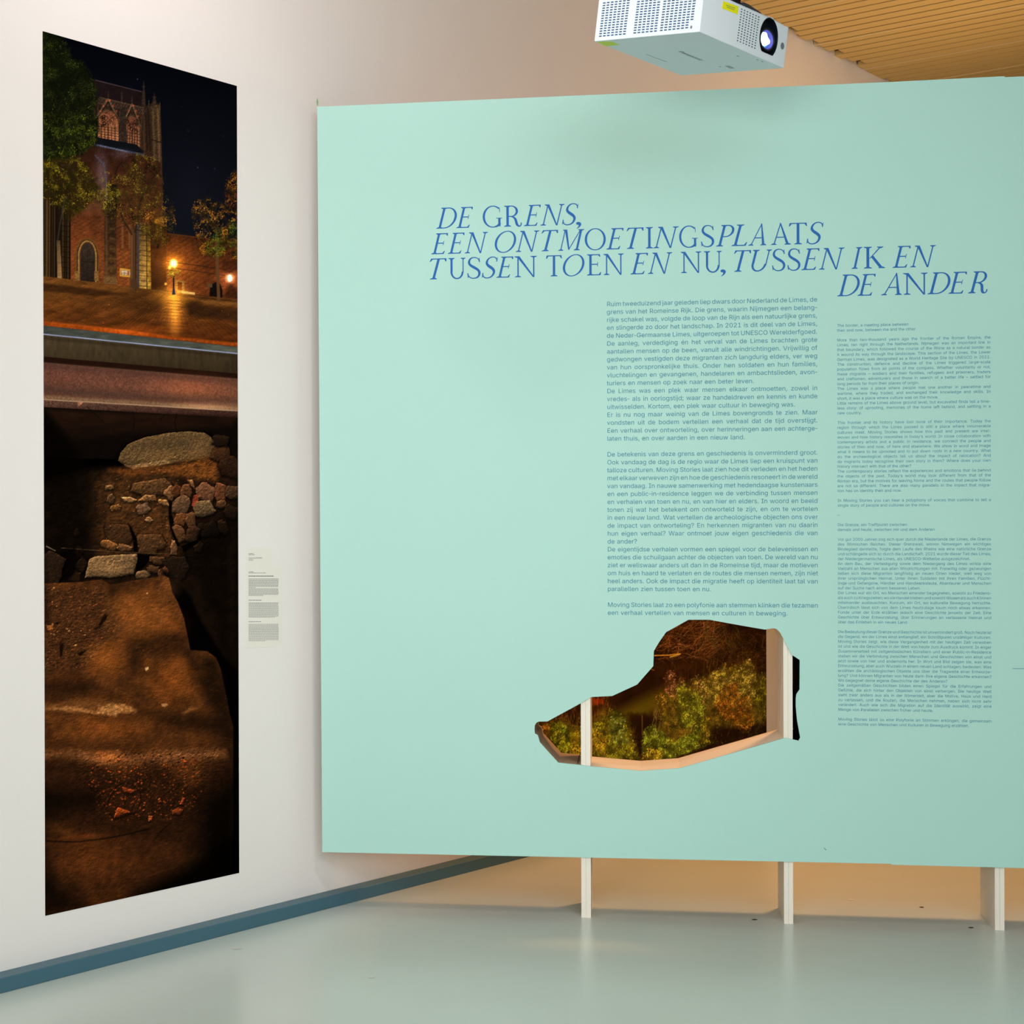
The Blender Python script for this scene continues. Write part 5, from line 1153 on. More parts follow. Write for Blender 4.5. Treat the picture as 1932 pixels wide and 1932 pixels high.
    c.fill(band(1440, 1580, 1530, 1640), (58, 42, 36), .6, 36)
    c.specks(band(1300, 1420, 1600, 1690), 900, [(52, 28, 22), (150, 94, 68), (60, 34, 26)], .5, 1.3, 55, .6)
    c.fill(band(1535, 1640, 1580, 1680), (136, 106, 76), .6, 10, tex=.5, tcell=3, seed=56)
    c.glow(1550, 1635, 420, 60, (70, 50, 34), 1.0)
    c.line([(60, L(60, 1572, 1672)), (1870, L(1870, 1572, 1672))], 6, (190, 158, 128), .8, 2)
    c.vgrad(band(1580, 1680, 1640, 1736), (92, 62, 50), (48, 26, 20), tex=.5, tcell=4, seed=57)
    c.fill([(405, 1590), (460, 1596), (425, 1632), (408, 1622)], (160, 104, 80), tex=.5)
    # ---- dark under the lip
    c.fill(band(1640, 1736, 2100, 2100), (12, 7, 5), soft=3)
    c.crop(60, 780, K)
    c.vgrad([(130, -30), (1830, 30), (1780, 110), (1400, 150), (800, 190), (380, 280)], (34, 18, 10), (14, 8, 5), soft=20, tex=.35, tcell=16, seed=61, aspect=4)
    for q in ([(895, -20), (912, 60), (900, 150)], [(1290, 0), (1270, 80), (1285, 150)], [(490, -60), (640, 80)], [(1180, 10), (1140, 60)]):
        c.line(q, 7, (8, 4, 3), .8, 2)
    c.fill([(60, 0), (140, 40), (420, 330), (560, 560), (600, 900), (420, 1150), (60, 1200)], (4, 2, 1), .85, 40)
    # ---- rubble ground base
    base = [(60, 640), (560, 520), (1000, 480), (1850, 420), (1850, 4700), (60, 4700)]
    c.vgrad(base, (30, 17, 9), (26, 13, 6), soft=60, tex=.5, tcell=30, seed=62)
    c.fill([(560, 560), (1250, 540), (1300, 1250), (600, 1260), (480, 900)], (74, 43, 20), .85, 60, tex=.6, tcell=16, seed=63)
    # ---- big boulder
    c.poly_stone([(770, 420), (790, 350), (860, 270), (1000, 215), (1200, 175), (1400, 160), (1540, 175), (1610, 230), (1640, 310), (1590, 390), (1420, 420), (1200, 450), (1000, 485), (840, 480)], (96, 70, 42), 64, .5, .45)
    c.glow(1200, 390, 480, 110, (34, 22, 10), 1.0); c.glow(1500, 330, 160, 160, (26, 16, 8), 1.0)
    c.fill([(850, 470), (1000, 440), (1210, 415), (1230, 440), (1060, 475), (900, 495)], (150, 112, 70), .8, 8, tex=.4)
    c.fill([(680, 500), (1220, 460), (1560, 400), (1660, 430), (1640, 600), (1400, 570), (1100, 520), (860, 560)], (122, 66, 26), .8, 26, tex=.5, tcell=12, seed=65)
    c.stone(1690, 370, 90, 80, .2, (70, 40, 22), 66); c.stone(1760, 480, 90, 100, .1, (46, 26, 15), 67); c.stone(1680, 250, 80, 50, .1, (34, 22, 14), 68)
    # ---- rubble stones
    c.poly_stone([(900, 620), (1180, 575), (1240, 630), (1200, 720), (1000, 740), (880, 690)], (92, 58, 32), 70, .4, .5)
    S = [(1235, 710, 55, 62, .4, (128, 82, 48)), (1290, 690, 40, 60, 0, (84, 46, 24)), (1370, 700, 52, 70, .2, (96, 56, 32)), (1330, 815, 85, 75, -.2, (104, 70, 46)), (1555, 705, 90, 85, .3, (118, 72, 46)),
         (1680, 705, 62, 85, .15, (104, 58, 34)), (1790, 700, 60, 60, 0, (70, 46, 28)), (1525, 855, 105, 72, -.25, (112, 82, 52)), (1325, 945, 62, 66, .3, (108, 62, 32)), (1410, 945, 42, 70, -.2, (98, 60, 34)),
         (1690, 805, 48, 42, 0, (86, 54, 30)), (1770, 880, 70, 65, 0, (44, 27, 17)), (1575, 1035, 95, 70, 0, (40, 25, 16)), (1310, 1075, 52, 82, -.6, (98, 60, 34)), (1430, 1070, 60, 80, .5, (70, 42, 25)), (1700, 1010, 40, 70, -.3, (62, 38, 24)),
         (1265, 1195, 34, 72, .1, (124, 80, 50)), (1480, 1190, 42, 46, 0, (60, 36, 20)), (1050, 1160, 120, 85, 0, (84, 52, 28)), (760, 1080, 120, 110, .3, (70, 42, 22)), (690, 1170, 70, 42, .4, (130, 78, 38)), (830, 1200, 72, 32, .1, (104, 66, 38)),
         (690, 660, 45, 26, -.1, (112, 76, 44)), (705, 760, 34, 45, 0, (92, 62, 36)), (990, 850, 62, 52, -.5, (110, 76, 52)), (745, 840, 50, 32, -.2, (120, 74, 36)), (1040, 950, 34, 26, .5, (140, 96, 58)),
         (420, 1230, 40, 55, 0, (44, 26, 14)), (400, 1060, 22, 44, 0, (58, 34, 18)), (440, 1350, 56, 70, .4, (56, 34, 18)), (385, 1450, 58, 52, .3, (74, 42, 19))]
    for i, (x, y, a, b, t, col) in enumerate(S):
        c.stone(x, y, a, b, t, col, 100 + i, .3)
    for P_, col in (([(790, 745), (870, 740), (940, 770), (900, 795), (830, 790)], (150, 104, 62)), ([(940, 780), (1010, 720), (1100, 730), (1110, 780), (1010, 790)], (124, 82, 46)), ([(1120, 760), (1200, 770), (1225, 830), (1180, 830), (1130, 800)], (140, 92, 50)),
                    ([(1380, 590), (1430, 590), (1450, 670), (1410, 640)], (144, 92, 54))):
        c.poly_stone(P_, col, int(P_[0][0]), .5, .6)
    c.fill([(1440, 730), (1475, 712), (1482, 770), (1440, 830), (1420, 820)], (136, 54, 32), .9, 2, tex=.3)
    for q in ([(1225, 760), (1250, 800), (1240, 880), (1265, 960), (1245, 1010), (1300, 1140), (1320, 1180), (1290, 1180), (1235, 1040), (1218, 940), (1215, 860)],
              [(850, 965), (890, 1020), (935, 1110), (945, 1230), (905, 1230), (900, 1120)], [(1330, 1180), (1470, 1120), (1510, 1060), (1505, 1130), (1440, 1180), (1350, 1240)]):
        c.fill(q, (3, 2, 1), .95, 3)
    c.specks([(560, 560), (1250, 560), (1230, 1200), (600, 1220)], 260, [(190, 124, 66), (140, 84, 40), (30, 16, 8), (20, 10, 5)], .6, 2.4, 71, .8)
    c.specks([(1000, 500), (1640, 470), (1560, 600), (1200, 640)], 120, [(200, 136, 76), (60, 30, 12)], .5, 2.0, 72, .8)
    c.mul([(60, 500), (560, 560), (640, 900), (560, 1200), (430, 1500), (60, 1500)], .42, soft=90)
    c.mul([(1560, 950), (1850, 860), (1850, 2600), (1400, 1500), (1330, 1260)], .4, soft=110)
    # string, block, trench edge
    c.line([(128, 1180), (210, 1222)], 7, (150, 128, 100), .8); c.line([(260, 1196), (940, 1242), (1290, 1250)], 5, (112, 80, 50), .6)
    c.fill([(940, 1250), (1070, 1262), (1010, 1360), (925, 1420)], (3, 2, 1), .95, 5); c.fill([(250, 1220), (390, 1190), (400, 1400), (330, 1490), (220, 1490)], (5, 3, 2), .9, 14)
    c.stone(180, 1380, 110, 150, .1, (44, 28, 17), 170, .4)
    c.poly_stone([(470, 1465), (510, 1300), (560, 1272), (760, 1258), (935, 1250), (940, 1300), (905, 1430), (700, 1462), (560, 1452)], (128, 92, 58), 171, .4, .4)
    c.glow(690, 1370, 200, 90, (40, 28, 16), 1.0)
    c.stone(990, 1435, 76, 36, -.1, (104, 72, 46), 172, .4); c.stone(1080, 1385, 60, 34, .2, (74, 46, 27), 173, .4); c.stone(1120, 1310, 70, 40, .2, (76, 48, 27), 174, .4); c.stone(1280, 1370, 110, 110, 0, (34, 22, 14), 175, .5); c.stone(1170, 1420, 50, 50, 0, (84, 48, 26), 176, .5)
    # ---- excavated slope (third frame)
    c.crop(60, 1080, K)
    slope = [(60, 100), (460, 84), (620, 60), (700, 110), (900, 70), (1180, 30), (1220, 50), (1250, 180), (1300, 270), (1350, 400), (1385, 560), (1410, 690), (1560, 700), (1640, 760), (1680, 860), (1715, 1030), (1760, 1260), (1800, 1400), (1840, 1640), (1840, 3200), (60, 3200)]
    c.fill([(1150, -30), (1240, 20), (1420, 220), (1500, 420), (1640, 640), (1720, 760), (1860, 900), (1860, 1700), (1800, 1700), (1700, 900), (1560, 720), (1380, 720), (1330, 520)], (2, 1, 1), .97, 16)
    c.vgrad(slope, (82, 44, 19), (66, 33, 13), soft=2.5, tex=.4, tcell=34, seed=81)
    c.fill([(60, 130), (640, 110), (760, 330), (800, 520), (560, 720), (470, 860), (60, 900)], (64, 36, 18), .8, 26, tex=.55, tcell=10, seed=82)
    c.glow(960, 380, 380, 330, (66, 36, 13), 1.1); c.glow(640, 760, 230, 220, (80, 42, 13), 1.1); c.glow(1230, 130, 130, 130, (44, 26, 14), 1.0); c.glow(1260, 960, 330, 300, (46, 22, 5), 1.1); c.glow(640, 1380, 560, 170, (52, 26, 8), 1.1)
    c.glow(1250, 480, 200, 200, (26, 12, 4), 1.0)
    for P_ in ([(690, 140), (800, 90), (1000, 80), (980, 120), (800, 150), (720, 230)], [(60, 960), (560, 950), (620, 1040), (300, 1110), (60, 1120)], [(860, 560), (1380, 540), (1400, 720), (1000, 720), (880, 920)],
               [(1380, 740), (1660, 780), (1700, 1240), (1560, 1180), (1450, 960)], [(980, 1240), (1740, 1260), (1760, 1420), (1200, 1390)]):
        c.mul(P_, .58, soft=46)
    c.mul([(1560, 800), (1860, 900), (1860, 3300), (1600, 2400), (1640, 1500)], .5, soft=90)
    c.fill([(130, 1210), (300, 1190), (440, 1200), (560, 1245), (590, 1190), (700, 1168), (820, 1170), (900, 1210), (920, 1240), (800, 1250), (740, 1275), (640, 1265), (460, 1240), (300, 1225)], (182, 118, 62), .85, 12, rough=8, tex=.5, tcell=8, seed=83)
    c.fill([(140, 1180), (420, 1130), (800, 1150), (560, 1200)], (122, 72, 34), .6, 24, rough=8); c.fill([(60, 1180), (560, 1200), (560, 1240), (60, 1230)], (150, 92, 46), .5, 20, rough=6)
    c.fill([(1150, 1170), (1200, 1162), (1210, 1180), (1180, 1196), (1155, 1188)], (180, 120, 72), .9, 2); c.fill([(1330, 1250), (1420, 1190), (1470, 1210), (1360, 1260)], (136, 82, 38), .7, 8, rough=5)
    c.fill([(1005, 850), (1035, 838), (1040, 862), (1015, 878)], (214, 164, 106), .9, 2); c.glow(1025, 185, 12, 12, (170, 130, 90), 1)
    rub = [(110, 120), (640, 110), (720, 480), (480, 860), (110, 860)]
    c.specks(rub, 420, [(196, 120, 54), (150, 80, 36), (26, 13, 6), (20, 10, 5), (168, 62, 26)], .5, 2.2, 84, .85)
    c.specks(rub, 26, [(206, 140, 76), (180, 104, 46)], 2.0, 4.5, 85, .9)
    c.fill([(130, 470), (190, 465), (186, 508), (140, 505)], (176, 102, 46), .9, 2)
    for P_ in ([(245, 640), (280, 630), (275, 740), (250, 760)], [(590, 480), (640, 375), (690, 372), (600, 500)], [(205, 450), (245, 435), (225, 470)], [(550, 500), (605, 480), (570, 515)], [(400, 720), (500, 680), (430, 745)]):
        c.fill(P_, (16, 8, 4), .9, 4, rough=3)
    c.specks(slope, 420, [(24, 12, 6), (34, 17, 8), (150, 90, 44)], .4, 1.6, 86, .7)
    c.streaks(slope, 260, [(30, 14, 6), (110, 62, 28)], 26, 1, 87, -.15, .25, .45, .02)
    # light ledge and the broken red tile below it
    c.fill([(60, 1600), (380, 1580), (620, 1610), (760, 1590), (900, 1630), (1100, 1590), (1300, 1580), (1720, 1580), (1740, 1640), (1400, 1660), (1200, 1700), (820, 1690), (620, 1720), (330, 1650), (60, 1660)], (132, 78, 42), .75, 30, rough=10, tex=.45, tcell=10, seed=88)
    c.glow(680, 1640, 200, 80, (76, 36, 12), 1.1)
    c.fill([(60, 1660), (330, 1652), (600, 1720), (820, 1830), (1000, 1700), (1120, 1680), (1250, 1800), (1400, 1900), (1800, 1650), (1840, 2600), (60, 2200)], (36, 18, 8), .8, 50, rough=14, tex=.5, tcell=14, seed=89)
    c.crop(60, 1400, K)
    c.specks([(540, 100), (1500, 110), (1560, 420), (1350, 680), (700, 700), (480, 420)], 1100, [(150, 62, 22), (24, 11, 5), (14, 7, 3), (110, 64, 32), (176, 70, 26)], .6, 4.2, 90, .75)
    for P_, col in (([(730, 680), (760, 580), (800, 590), (880, 625), (800, 660)], (142, 58, 22)), ([(800, 400), (880, 420), (930, 430), (890, 465), (820, 450)], (124, 50, 22)), ([(1245, 610), (1300, 585), (1350, 600), (1320, 650), (1250, 645)], (122, 52, 24)),
                    ([(1310, 560), (1340, 490), (1365, 500), (1345, 565)], (128, 52, 24)), ([(1040, 655), (1075, 660), (1070, 700), (1040, 708)], (172, 78, 34)), ([(1120, 505), (1140, 500), (1155, 540), (1130, 540)], (138, 58, 24)), ([(750, 150), (790, 155), (770, 175)], (190, 74, 24)), ([(1340, 150), (1378, 175), (1360, 192)], (200, 82, 30)), ([(760, 255), (800, 265), (780, 285)], (170, 66, 24))):
        c.poly_stone(P_, col, int(P_[0][0]) + 7, .6, .35)
    c.line([(660, 600), (700, 470), (760, 390), (830, 355), (910, 390), (970, 450), (970, 540), (920, 630), (740, 690), (670, 610)], 7, (8, 4, 2), .85, 2)
    c.line([(130, 880), (380, 890), (640, 860), (850, 820), (1050, 770)], 14, (10, 5, 3), .9, 4); c.line([(1100, 860), (1170, 770), (1250, 710)], 9, (12, 6, 3), .8, 3); c.line([(970, 450), (1040, 400), (1060, 350)], 7, (10, 5, 3), .8, 2)
    c.fill([(300, 845), (500, 815), (680, 830), (500, 860)], (104, 48, 20), .7, 12, rough=6)
    c.fill([(60, 900), (380, 905), (850, 850), (1100, 880), (1400, 1040), (1200, 1200), (900, 1280), (60, 1560)], (62, 31, 13), .75, 60, tex=.45, tcell=24, seed=92)
    c.glow(560, 1050, 420, 230, (30, 14, 5), 1.1)
    c.streaks([(300, 900), (1000, 900), (1300, 1050), (800, 1300), (300, 1400)], 120, [(110, 62, 30), (30, 14, 6)], 30, 1, 93, -.5, .3, .4, .01)
    c.line([(1060, 1180), (1250, 1120), (1430, 1040), (1560, 960)], 10, (104, 54, 22), .5, 6)
    c.mul([(1500, 500), (1860, 300), (1860, 1500), (900, 1350), (1300, 1130), (1480, 1000)], .2, soft=110)
    c.mul([(1360, 1120), (1860, 800), (1860, 1500), (900, 1400), (1150, 1230)], .25, soft=60)
    c.mul([(60, 1120), (360, 1320), (500, 1500), (60, 1600)], .3, soft=110)
    c.mul([(60, 400), (200, 500), (180, 1300), (60, 1500)], .6, soft=60)
    c.mul([(60, 420), (620, 420), (560, 600), (300, 640), (60, 610)], .5, soft=60)
    c.crop(0, 0, 1)
    c.mul([(440, 1350), (470, 1350), (470, 1760), (440, 1760)], .1, soft=6)
    c.mul([(80, 780), (60, 780), (96, 1180), (80, 1180)], .5, soft=30)
    c.crop(60, 780, K)
    c.relief([(60, 400), (800, 380), (1850, 350), (1850, 1500), (60, 1500)], 7, .36, 401)
    c.relief([(760, 170), (1640, 150), (1640, 480), (760, 500)], 5, .3, 402)
    c.crop(60, 1080, K)
    c.relief([(60, 60), (1850, 60), (1850, 3200), (60, 3200)], 9, .2, 403)
    c.relief([(60, 60), (1850, 60), (1850, 3200), (60, 3200)], 3.5, .22, 404)
    c.relief([(60, 110), (640, 110), (760, 500), (480, 860), (60, 900)], 5, .5, 405, 30)
    c.relief([(300, 1600), (1000, 1560), (1700, 1560), (1750, 2100), (1300, 2250), (500, 2200)], 5, .5, 406, 60)
    c.streaks([(60, 950), (1700, 950), (1700, 1500), (60, 1500)], 500, [(120, 70, 32), (34, 17, 8)], 22, 1, 407, -.05, .2, .3, .01)
    c.crop(60, 40, K)
    c.relief([(560, 660), (1150, 720), (1165, 1300), (560, 1300)], 4, .45, 408, 10, .5)
    c.crop(60, 420, K)
    c.relief([(60, -100), (1850, -60), (1850, 900), (60, 900)], 3, .25, 409, 20, 1.8)
    # ---- trees over the church
    c.crop(60, 40, K)
    big = [(60, 60), (200, 115), (270, 150), (330, 240), (355, 350), (445, 345), (500, 440), (560, 540), (590, 690), (545, 800), (600, 900), (580, 1080), (450, 1170), (300, 1230), (60, 1240)]
    c.fill(big, (13, 16, 6), .96, 14, rough=16, seed=101)
    c.leaves(big, 9000, [(20, 28, 8), (32, 38, 11), (14, 20, 7), (44, 46, 14)], 1.3, 102, 26, .3)
    c.leaves(big, 2000, [(54, 60, 22), (40, 54, 24), (72, 66, 18)], .9, 103, 20, .5)
    c.leaves([(60, 800), (560, 850), (560, 1080), (400, 1200), (60, 1230)], 2400, [(70, 78, 16), (92, 84, 18), (40, 58, 16)], 1.3, 104, 20, .35)
    midl = [(60, 1240), (200, 1225), (420, 1210), (520, 1330), (600, 1480), (540, 1600), (430, 1700), (330, 1760), (240, 1640), (60, 1560)]
    c.fill(midl, (34, 26, 8), .8, 20, rough=16, seed=105)
    c.leaves(midl, 7000, [(100, 86, 17), (76, 70, 15), (54, 50, 11), (118, 94, 21)], 1.15, 106, 22, .38)
    c.leaves(midl, 1600, [(158, 136, 34), (140, 96, 22)], 1.0, 107, 18, .5)
    c.leaves([(220, 1550), (420, 1600), (350, 1790), (300, 1800)], 300, [(120, 104, 20), (88, 74, 16)], 1.3, 108, 12, .3)
    c.line([(300, 1560), (270, 1690), (220, 2000)], 12, (60, 56, 50), .6, 3)
    # centre tree: trunk and limbs, then crown
    c.line([(905, 1830), (900, 2100), (896, 2400)], 46, (78, 50, 28), .95, 3); c.line([(925, 1850), (924, 2400)], 12, (34, 22, 14), .7, 3); c.line([(890, 1880), (888, 2380)], 8, (124, 88, 54), .7, 3)
    c.fill([(872, 2372), (884, 2290), (930, 2290), (955, 2385)], (70, 46, 28), .9, 3)
    for q, w in (([(890, 1900), (860, 1840), (810, 1770), (790, 1700)], 16), ([(915, 1880), (940, 1780), (960, 1640), (1000, 1500)], 18), ([(925, 1850), (1010, 1880), (1090, 1930)], 10), ([(840, 1810), (740, 1850)], 6), ([(905, 1850), (890, 1700), (850, 1560)], 10)):
        c.line(q, w, (40, 28, 18), .9, 2)
    mid = [(840, 1190), (960, 1170), (1100, 1230), (1160, 1380), (1180, 1560), (1280, 1620), (1240, 1760), (1260, 1880), (1180, 1990), (1090, 1985), (1000, 1900), (930, 1800), (860, 1790), (760, 1800), (640, 1740), (560, 1580), (560, 1500), (680, 1480), (760, 1400)]
    c.leaves(mid, 5200, [(38, 30, 11), (28, 21, 8), (48, 38, 13)], 1.6, 110, 22, .3, .85)
    c.leaves(mid, 7600, [(98, 82, 22), (118, 94, 26), (78, 66, 19), (62, 52, 17)], 1.1, 111, 22, .38)
    c.leaves(mid, 1700, [(164, 136, 40), (150, 128, 34)], 1.0, 112, 20, .5)
    c.leaves([(980, 1700), (1270, 1640), (1260, 1900), (1180, 1990), (1060, 1980)], 1900, [(140, 84, 20), (112, 66, 16), (150, 104, 30)], 1.25, 113, 18, .3)
    c.leaves([(640, 1330), (780, 1380), (800, 1560), (660, 1720), (560, 1560)], 1500, [(140, 124, 30), (120, 108, 24)], 1.2, 114, 18, .35)
    # right tree
    c.line([(1645, 1900), (1650, 2200), (1662, 2480)], 28, (92, 60, 34), .95, 3); c.line([(1640, 2020), (1600, 1960), (1560, 1820)], 8, (50, 34, 18), .8, 2); c.line([(1648, 2030), (1700, 1930), (1740, 1800)], 8, (44, 30, 18), .8, 2)
    rt = [(1440, 1610), (1540, 1560), (1640, 1600), (1720, 1650), (1730, 1470), (1790, 1340), (1850, 1300), (1850, 2110), (1780, 2100), (1640, 2060), (1520, 2090), (1470, 2000), (1450, 1850), (1430, 1750)]
    c.leaves(rt, 2600, [(34, 20, 8), (24, 22, 8)], 1.8, 120, 20, .3, .85)
    c.leaves(rt, 4600, [(140, 86, 24), (112, 66, 18), (158, 104, 32), (90, 52, 16)], 1.35, 121, 20, .34)
    c.leaves([(1640, 1850), (1850, 1750), (1850, 2110), (1560, 2090), (1540, 1990)], 2400, [(44, 62, 14), (64, 76, 16), (30, 44, 12), (90, 80, 18)], 1.4, 122, 20, .3)
    c.leaves([(1720, 1420), (1850, 1300), (1850, 1660), (1730, 1660)], 900, [(104, 44, 14), (130, 58, 18), (80, 40, 14)], 1.4, 123, 16, .3)
    # ---- street lamp and wall lamp
    c.crop(60, 420, K)
    c.line([(1260, 470), (1261, 640)], 13, (20, 20, 24), .95, 2); c.fill([(1246, 640), (1252, 590), (1270, 590), (1278, 640)], (40, 46, 62), .95, 2)
    c.leaves([(1212, 420), (1240, 390), (1290, 388), (1318, 430), (1300, 470), (1262, 485), (1226, 470)], 900, [(120, 118, 24), (160, 150, 36), (60, 66, 14), (200, 176, 60)], 1.5, 130, 8, .2)
    c.glow(1225, 400, 22, 22, (255, 200, 90), 1.0)
    c.glow(1260, 362, 120, 120, (200, 116, 20), 1.6); c.glow(1260, 362, 40, 44, (255, 235, 170), .6); c.glow(1260, 362, 24, 28, (255, 255, 220), .4)
    for i in range(14):
        t = i * 2 * np.pi / 14 + .1; r = 70 if i % 2 else 50
        c.line([(1260, 362), (1260 + r * np.cos(t), 362 + r * np.sin(t))], 2.5, (255, 190, 80), .55)
    c.glow(1760, 495, 60, 60, (255, 200, 150), 1.4); c.glow(1760, 495, 24, 36, (255, 250, 235), .5)
    for y in (1190, 545):
        c.glow(1190, 545, 16, 16, (150, 100, 40), 1.0)
    c.a = np.clip(c.a, 0, 255)
    g = np.random.RandomState(5).normal(0, 1, c.a.shape[:2]).astype(np.float32)
    c.a = np.clip(c.a * (1 + .05 * g[..., None]), 0, 255)
    return c


def paint_meadow():
    K = 550 / 1932.
    c = Canvas(920, 960, 1560, 1520)
    c.crop(990, 1150, K)
    full = [(-300, -700), (2050, -700), (2050, 1400), (-300, 1400)]
    c.vgrad(full, (34, 17, 8), (40, 21, 7), tex=.5, tcell=40, seed=201)
    up = [(-300, -700), (2050, -700), (1700, 560), (900, 500), (420, 620), (-300, 760)]
    c.streaks(up, 1500, [(92, 50, 22), (120, 70, 34), (60, 32, 14), (50, 58, 24)], 70, 1, 202, -1.4, .35, .55, .012)
    c.streaks([(860, 80), (1250, 60), (1240, 330), (860, 330)], 330, [(150, 86, 46), (176, 110, 66), (110, 60, 30)], 110, 1, 203, -.5, .5, .7, .012)
    c.streaks([(1150, 60), (1420, 90), (1420, 240), (1150, 240)], 160, [(70, 84, 40), (54, 66, 34), (110, 74, 40)], 60, 1, 204, 1.3, .25, .6, .0)
    c.streaks([(1280, 150), (1650, 140), (1650, 420), (1280, 420)], 260, [(120, 74, 34), (92, 54, 26)], 60, 1, 205, -.2, .6, .55, .02)
    c.line([(858, 305), (960, 302), (1035, 293)], 7, (206, 140, 50), .9, 2); c.line([(960, 316), (1030, 296)], 9, (190, 150, 70), .8, 2); c.line([(838, 395), (860, 404)], 5, (190, 110, 40), .8)
    c.fill([(1490, 240), (1530, 212), (1560, 208), (1520, 245)], (0, 0, 0), 0)
    c.fill([(560, 620), (760, 480), (870, 400), (900, 560), (720, 640), (600, 680)], (30, 15, 7), .75, 40)
    c.fill([(650, 720), (640, 660), (840, 560), (1000, 500), (960, 640), (760, 730)], (104, 92, 12), .6, 50)
    c.leaves([(900, 560), (1300, 440), (1650, 420), (1660, 800), (1250, 900), (900, 780)], 5200, [(70, 74, 14), (96, 86, 18), (48, 50, 12)], 1.7, 210, 26, .25, .8, (.8, 1.5))
    # dark gaps between the clumps
    for P_ in ([(690, 690), (850, 700), (840, 940), (740, 960), (690, 820)], [(1230, 660), (1560, 620), (1660, 760), (1650, 800), (1240, 900)], [(1000, 680), (1060, 700), (1050, 820), (1000, 860)], [(180, 860), (280, 880), (260, 940), (190, 920)]):
        c.fill(P_, (28, 13, 6), .85, 24, rough=10)
    # weedy undergrowth that fills the bank
    for P_, col, sd in (([(920, 600), (1000, 520), (1120, 470), (1240, 440), (1330, 390), (1480, 350), (1560, 440), (1660, 420), (1660, 700), (1560, 760), (1240, 780), (1180, 900), (960, 980), (790, 1000), (800, 820), (900, 760)], (84, 66, 18), 231),
                        ([(440, 1000), (440, 720), (560, 650), (680, 720), (740, 960), (780, 1010)], (72, 62, 14), 232), ([(90, 760), (240, 730), (372, 780), (372, 960), (230, 950)], (64, 56, 12), 233)):
        c.fill(P_, col, .8, 30, rough=14, seed=sd, tex=.8, tcell=16)
        c.leaves(P_, 9000 if sd == 231 else 3000, [(104, 84, 22), (84, 78, 18), (128, 92, 26), (60, 54, 14), (40, 24, 8)], 1.2, sd + 60, 12, .1, .8, (.8, 1.6))
    # goldenrod, loosestrife, tall weeds
    W = [([(930, 440), (970, 395), (1000, 440), (1010, 580), (930, 560)], [(190, 112, 84), (206, 130, 100), (150, 96, 54)], 520),
         ([(1010, 470), (1040, 420), (1060, 460), (1060, 540), (1000, 560)], [(190, 120, 80), (150, 130, 50)], 260),
         ([(1010, 520), (1060, 480), (1100, 560), (1180, 520), (1200, 640), (1180, 840), (1010, 760)], [(112, 118, 26), (140, 138, 40), (80, 92, 20)], 1900),
         ([(1100, 470), (1140, 440), (1200, 500), (1240, 560), (1180, 620)], [(180, 120, 70), (150, 130, 50), (120, 110, 36)], 620),
         ([(1190, 640), (1200, 480), (1240, 420), (1330, 360), (1340, 520), (1280, 640)], [(176, 140, 62), (150, 124, 46), (120, 112, 34)], 1300),
         ([(1300, 600), (1320, 480), (1380, 420), (1430, 400), (1480, 330), (1520, 400), (1540, 520), (1500, 640), (1380, 640)], [(178, 140, 60), (146, 122, 44), (110, 96, 30)], 2100),
         ([(1260, 640), (1300, 520), (1400, 480), (1440, 640), (1400, 780), (1300, 700)], [(176, 88, 26), (150, 84, 22), (130, 94, 24)], 1200),
         ([(1380, 760), (1440, 560), (1500, 600), (1520, 760), (1450, 820)], [(150, 82, 22), (120, 84, 20)], 800),
         ([(1520, 620), (1560, 480), (1650, 400), (1660, 640), (1600, 720)], [(120, 104, 22), (92, 86, 16)], 900),
         ([(780, 960), (790, 800), (850, 760), (930, 830), (980, 880), (1060, 840), (1180, 780), (1200, 900), (1060, 960), (900, 1000)], [(104, 116, 26), (128, 132, 36), (74, 86, 20)], 3200),
         ([(1150, 900), (1160, 760), (1220, 720), (1230, 880)], [(140, 116, 26), (110, 92, 22)], 600),
         ([(780, 990), (820, 920), (920, 940), (900, 1000)], [(150, 112, 26), (170, 130, 36)], 500),
         ([(440, 960), (440, 760), (520, 740), (560, 660), (640, 700), (680, 760), (720, 900), (760, 1000), (560, 990)], [(112, 108, 22), (140, 124, 28), (84, 84, 16)], 3200),
         ([(560, 720), (600, 660), (660, 720), (680, 900), (580, 880)], [(96, 108, 44), (120, 124, 56)], 700),
         ([(440, 930), (470, 800), (540, 860), (540, 980)], [(170, 124, 24), (150, 104, 20)], 500),
         ([(160, 860), (180, 760), (240, 740), (300, 800), (370, 820), (370, 950), (240, 950)], [(96, 98, 18), (120, 110, 22), (70, 74, 14)], 2000),
         ([(210, 770), (240, 745), (280, 780), (260, 830)], [(120, 140, 40)], 220),
         ([(300, 860), (340, 780), (372, 800), (372, 960), (310, 950)], [(150, 116, 22), (120, 96, 20)], 700),
         ([(80, 760), (150, 740), (170, 860), (130, 850)], [(170, 100, 34), (140, 80, 26)], 260),
         ([(860, 560), (940, 560), (930, 660), (880, 700)], [(110, 80, 26), (150, 100, 34)], 240)]
    for i, (P_, pal, n) in enumerate(W):
        c.fill(P_, np.asarray(pal[0]) * .45, .45, 16, rough=10, seed=220 + i)
        c.leaves(P_, n, pal, 1.5, 240 + i, 14, .2, .85, (.8, 1.5), soft=10)
        c.leaves(P_, n // 5, np.asarray(pal) * 1.25, 1.1, 280 + i, 10, .4, .8, (.8, 1.4), soft=10)
    c.streaks([(440, 580), (560, 580), (560, 760), (440, 760)], 130, [(176, 86, 34), (140, 74, 30), (110, 90, 30)], 44, 1, 310, -1.5, .2, .7)
    c.streaks([(200, 720), (372, 630), (372, 800), (230, 800)], 120, [(170, 112, 50), (130, 80, 34), (110, 90, 30)], 44, 1, 311, -1.5, .15, .7)
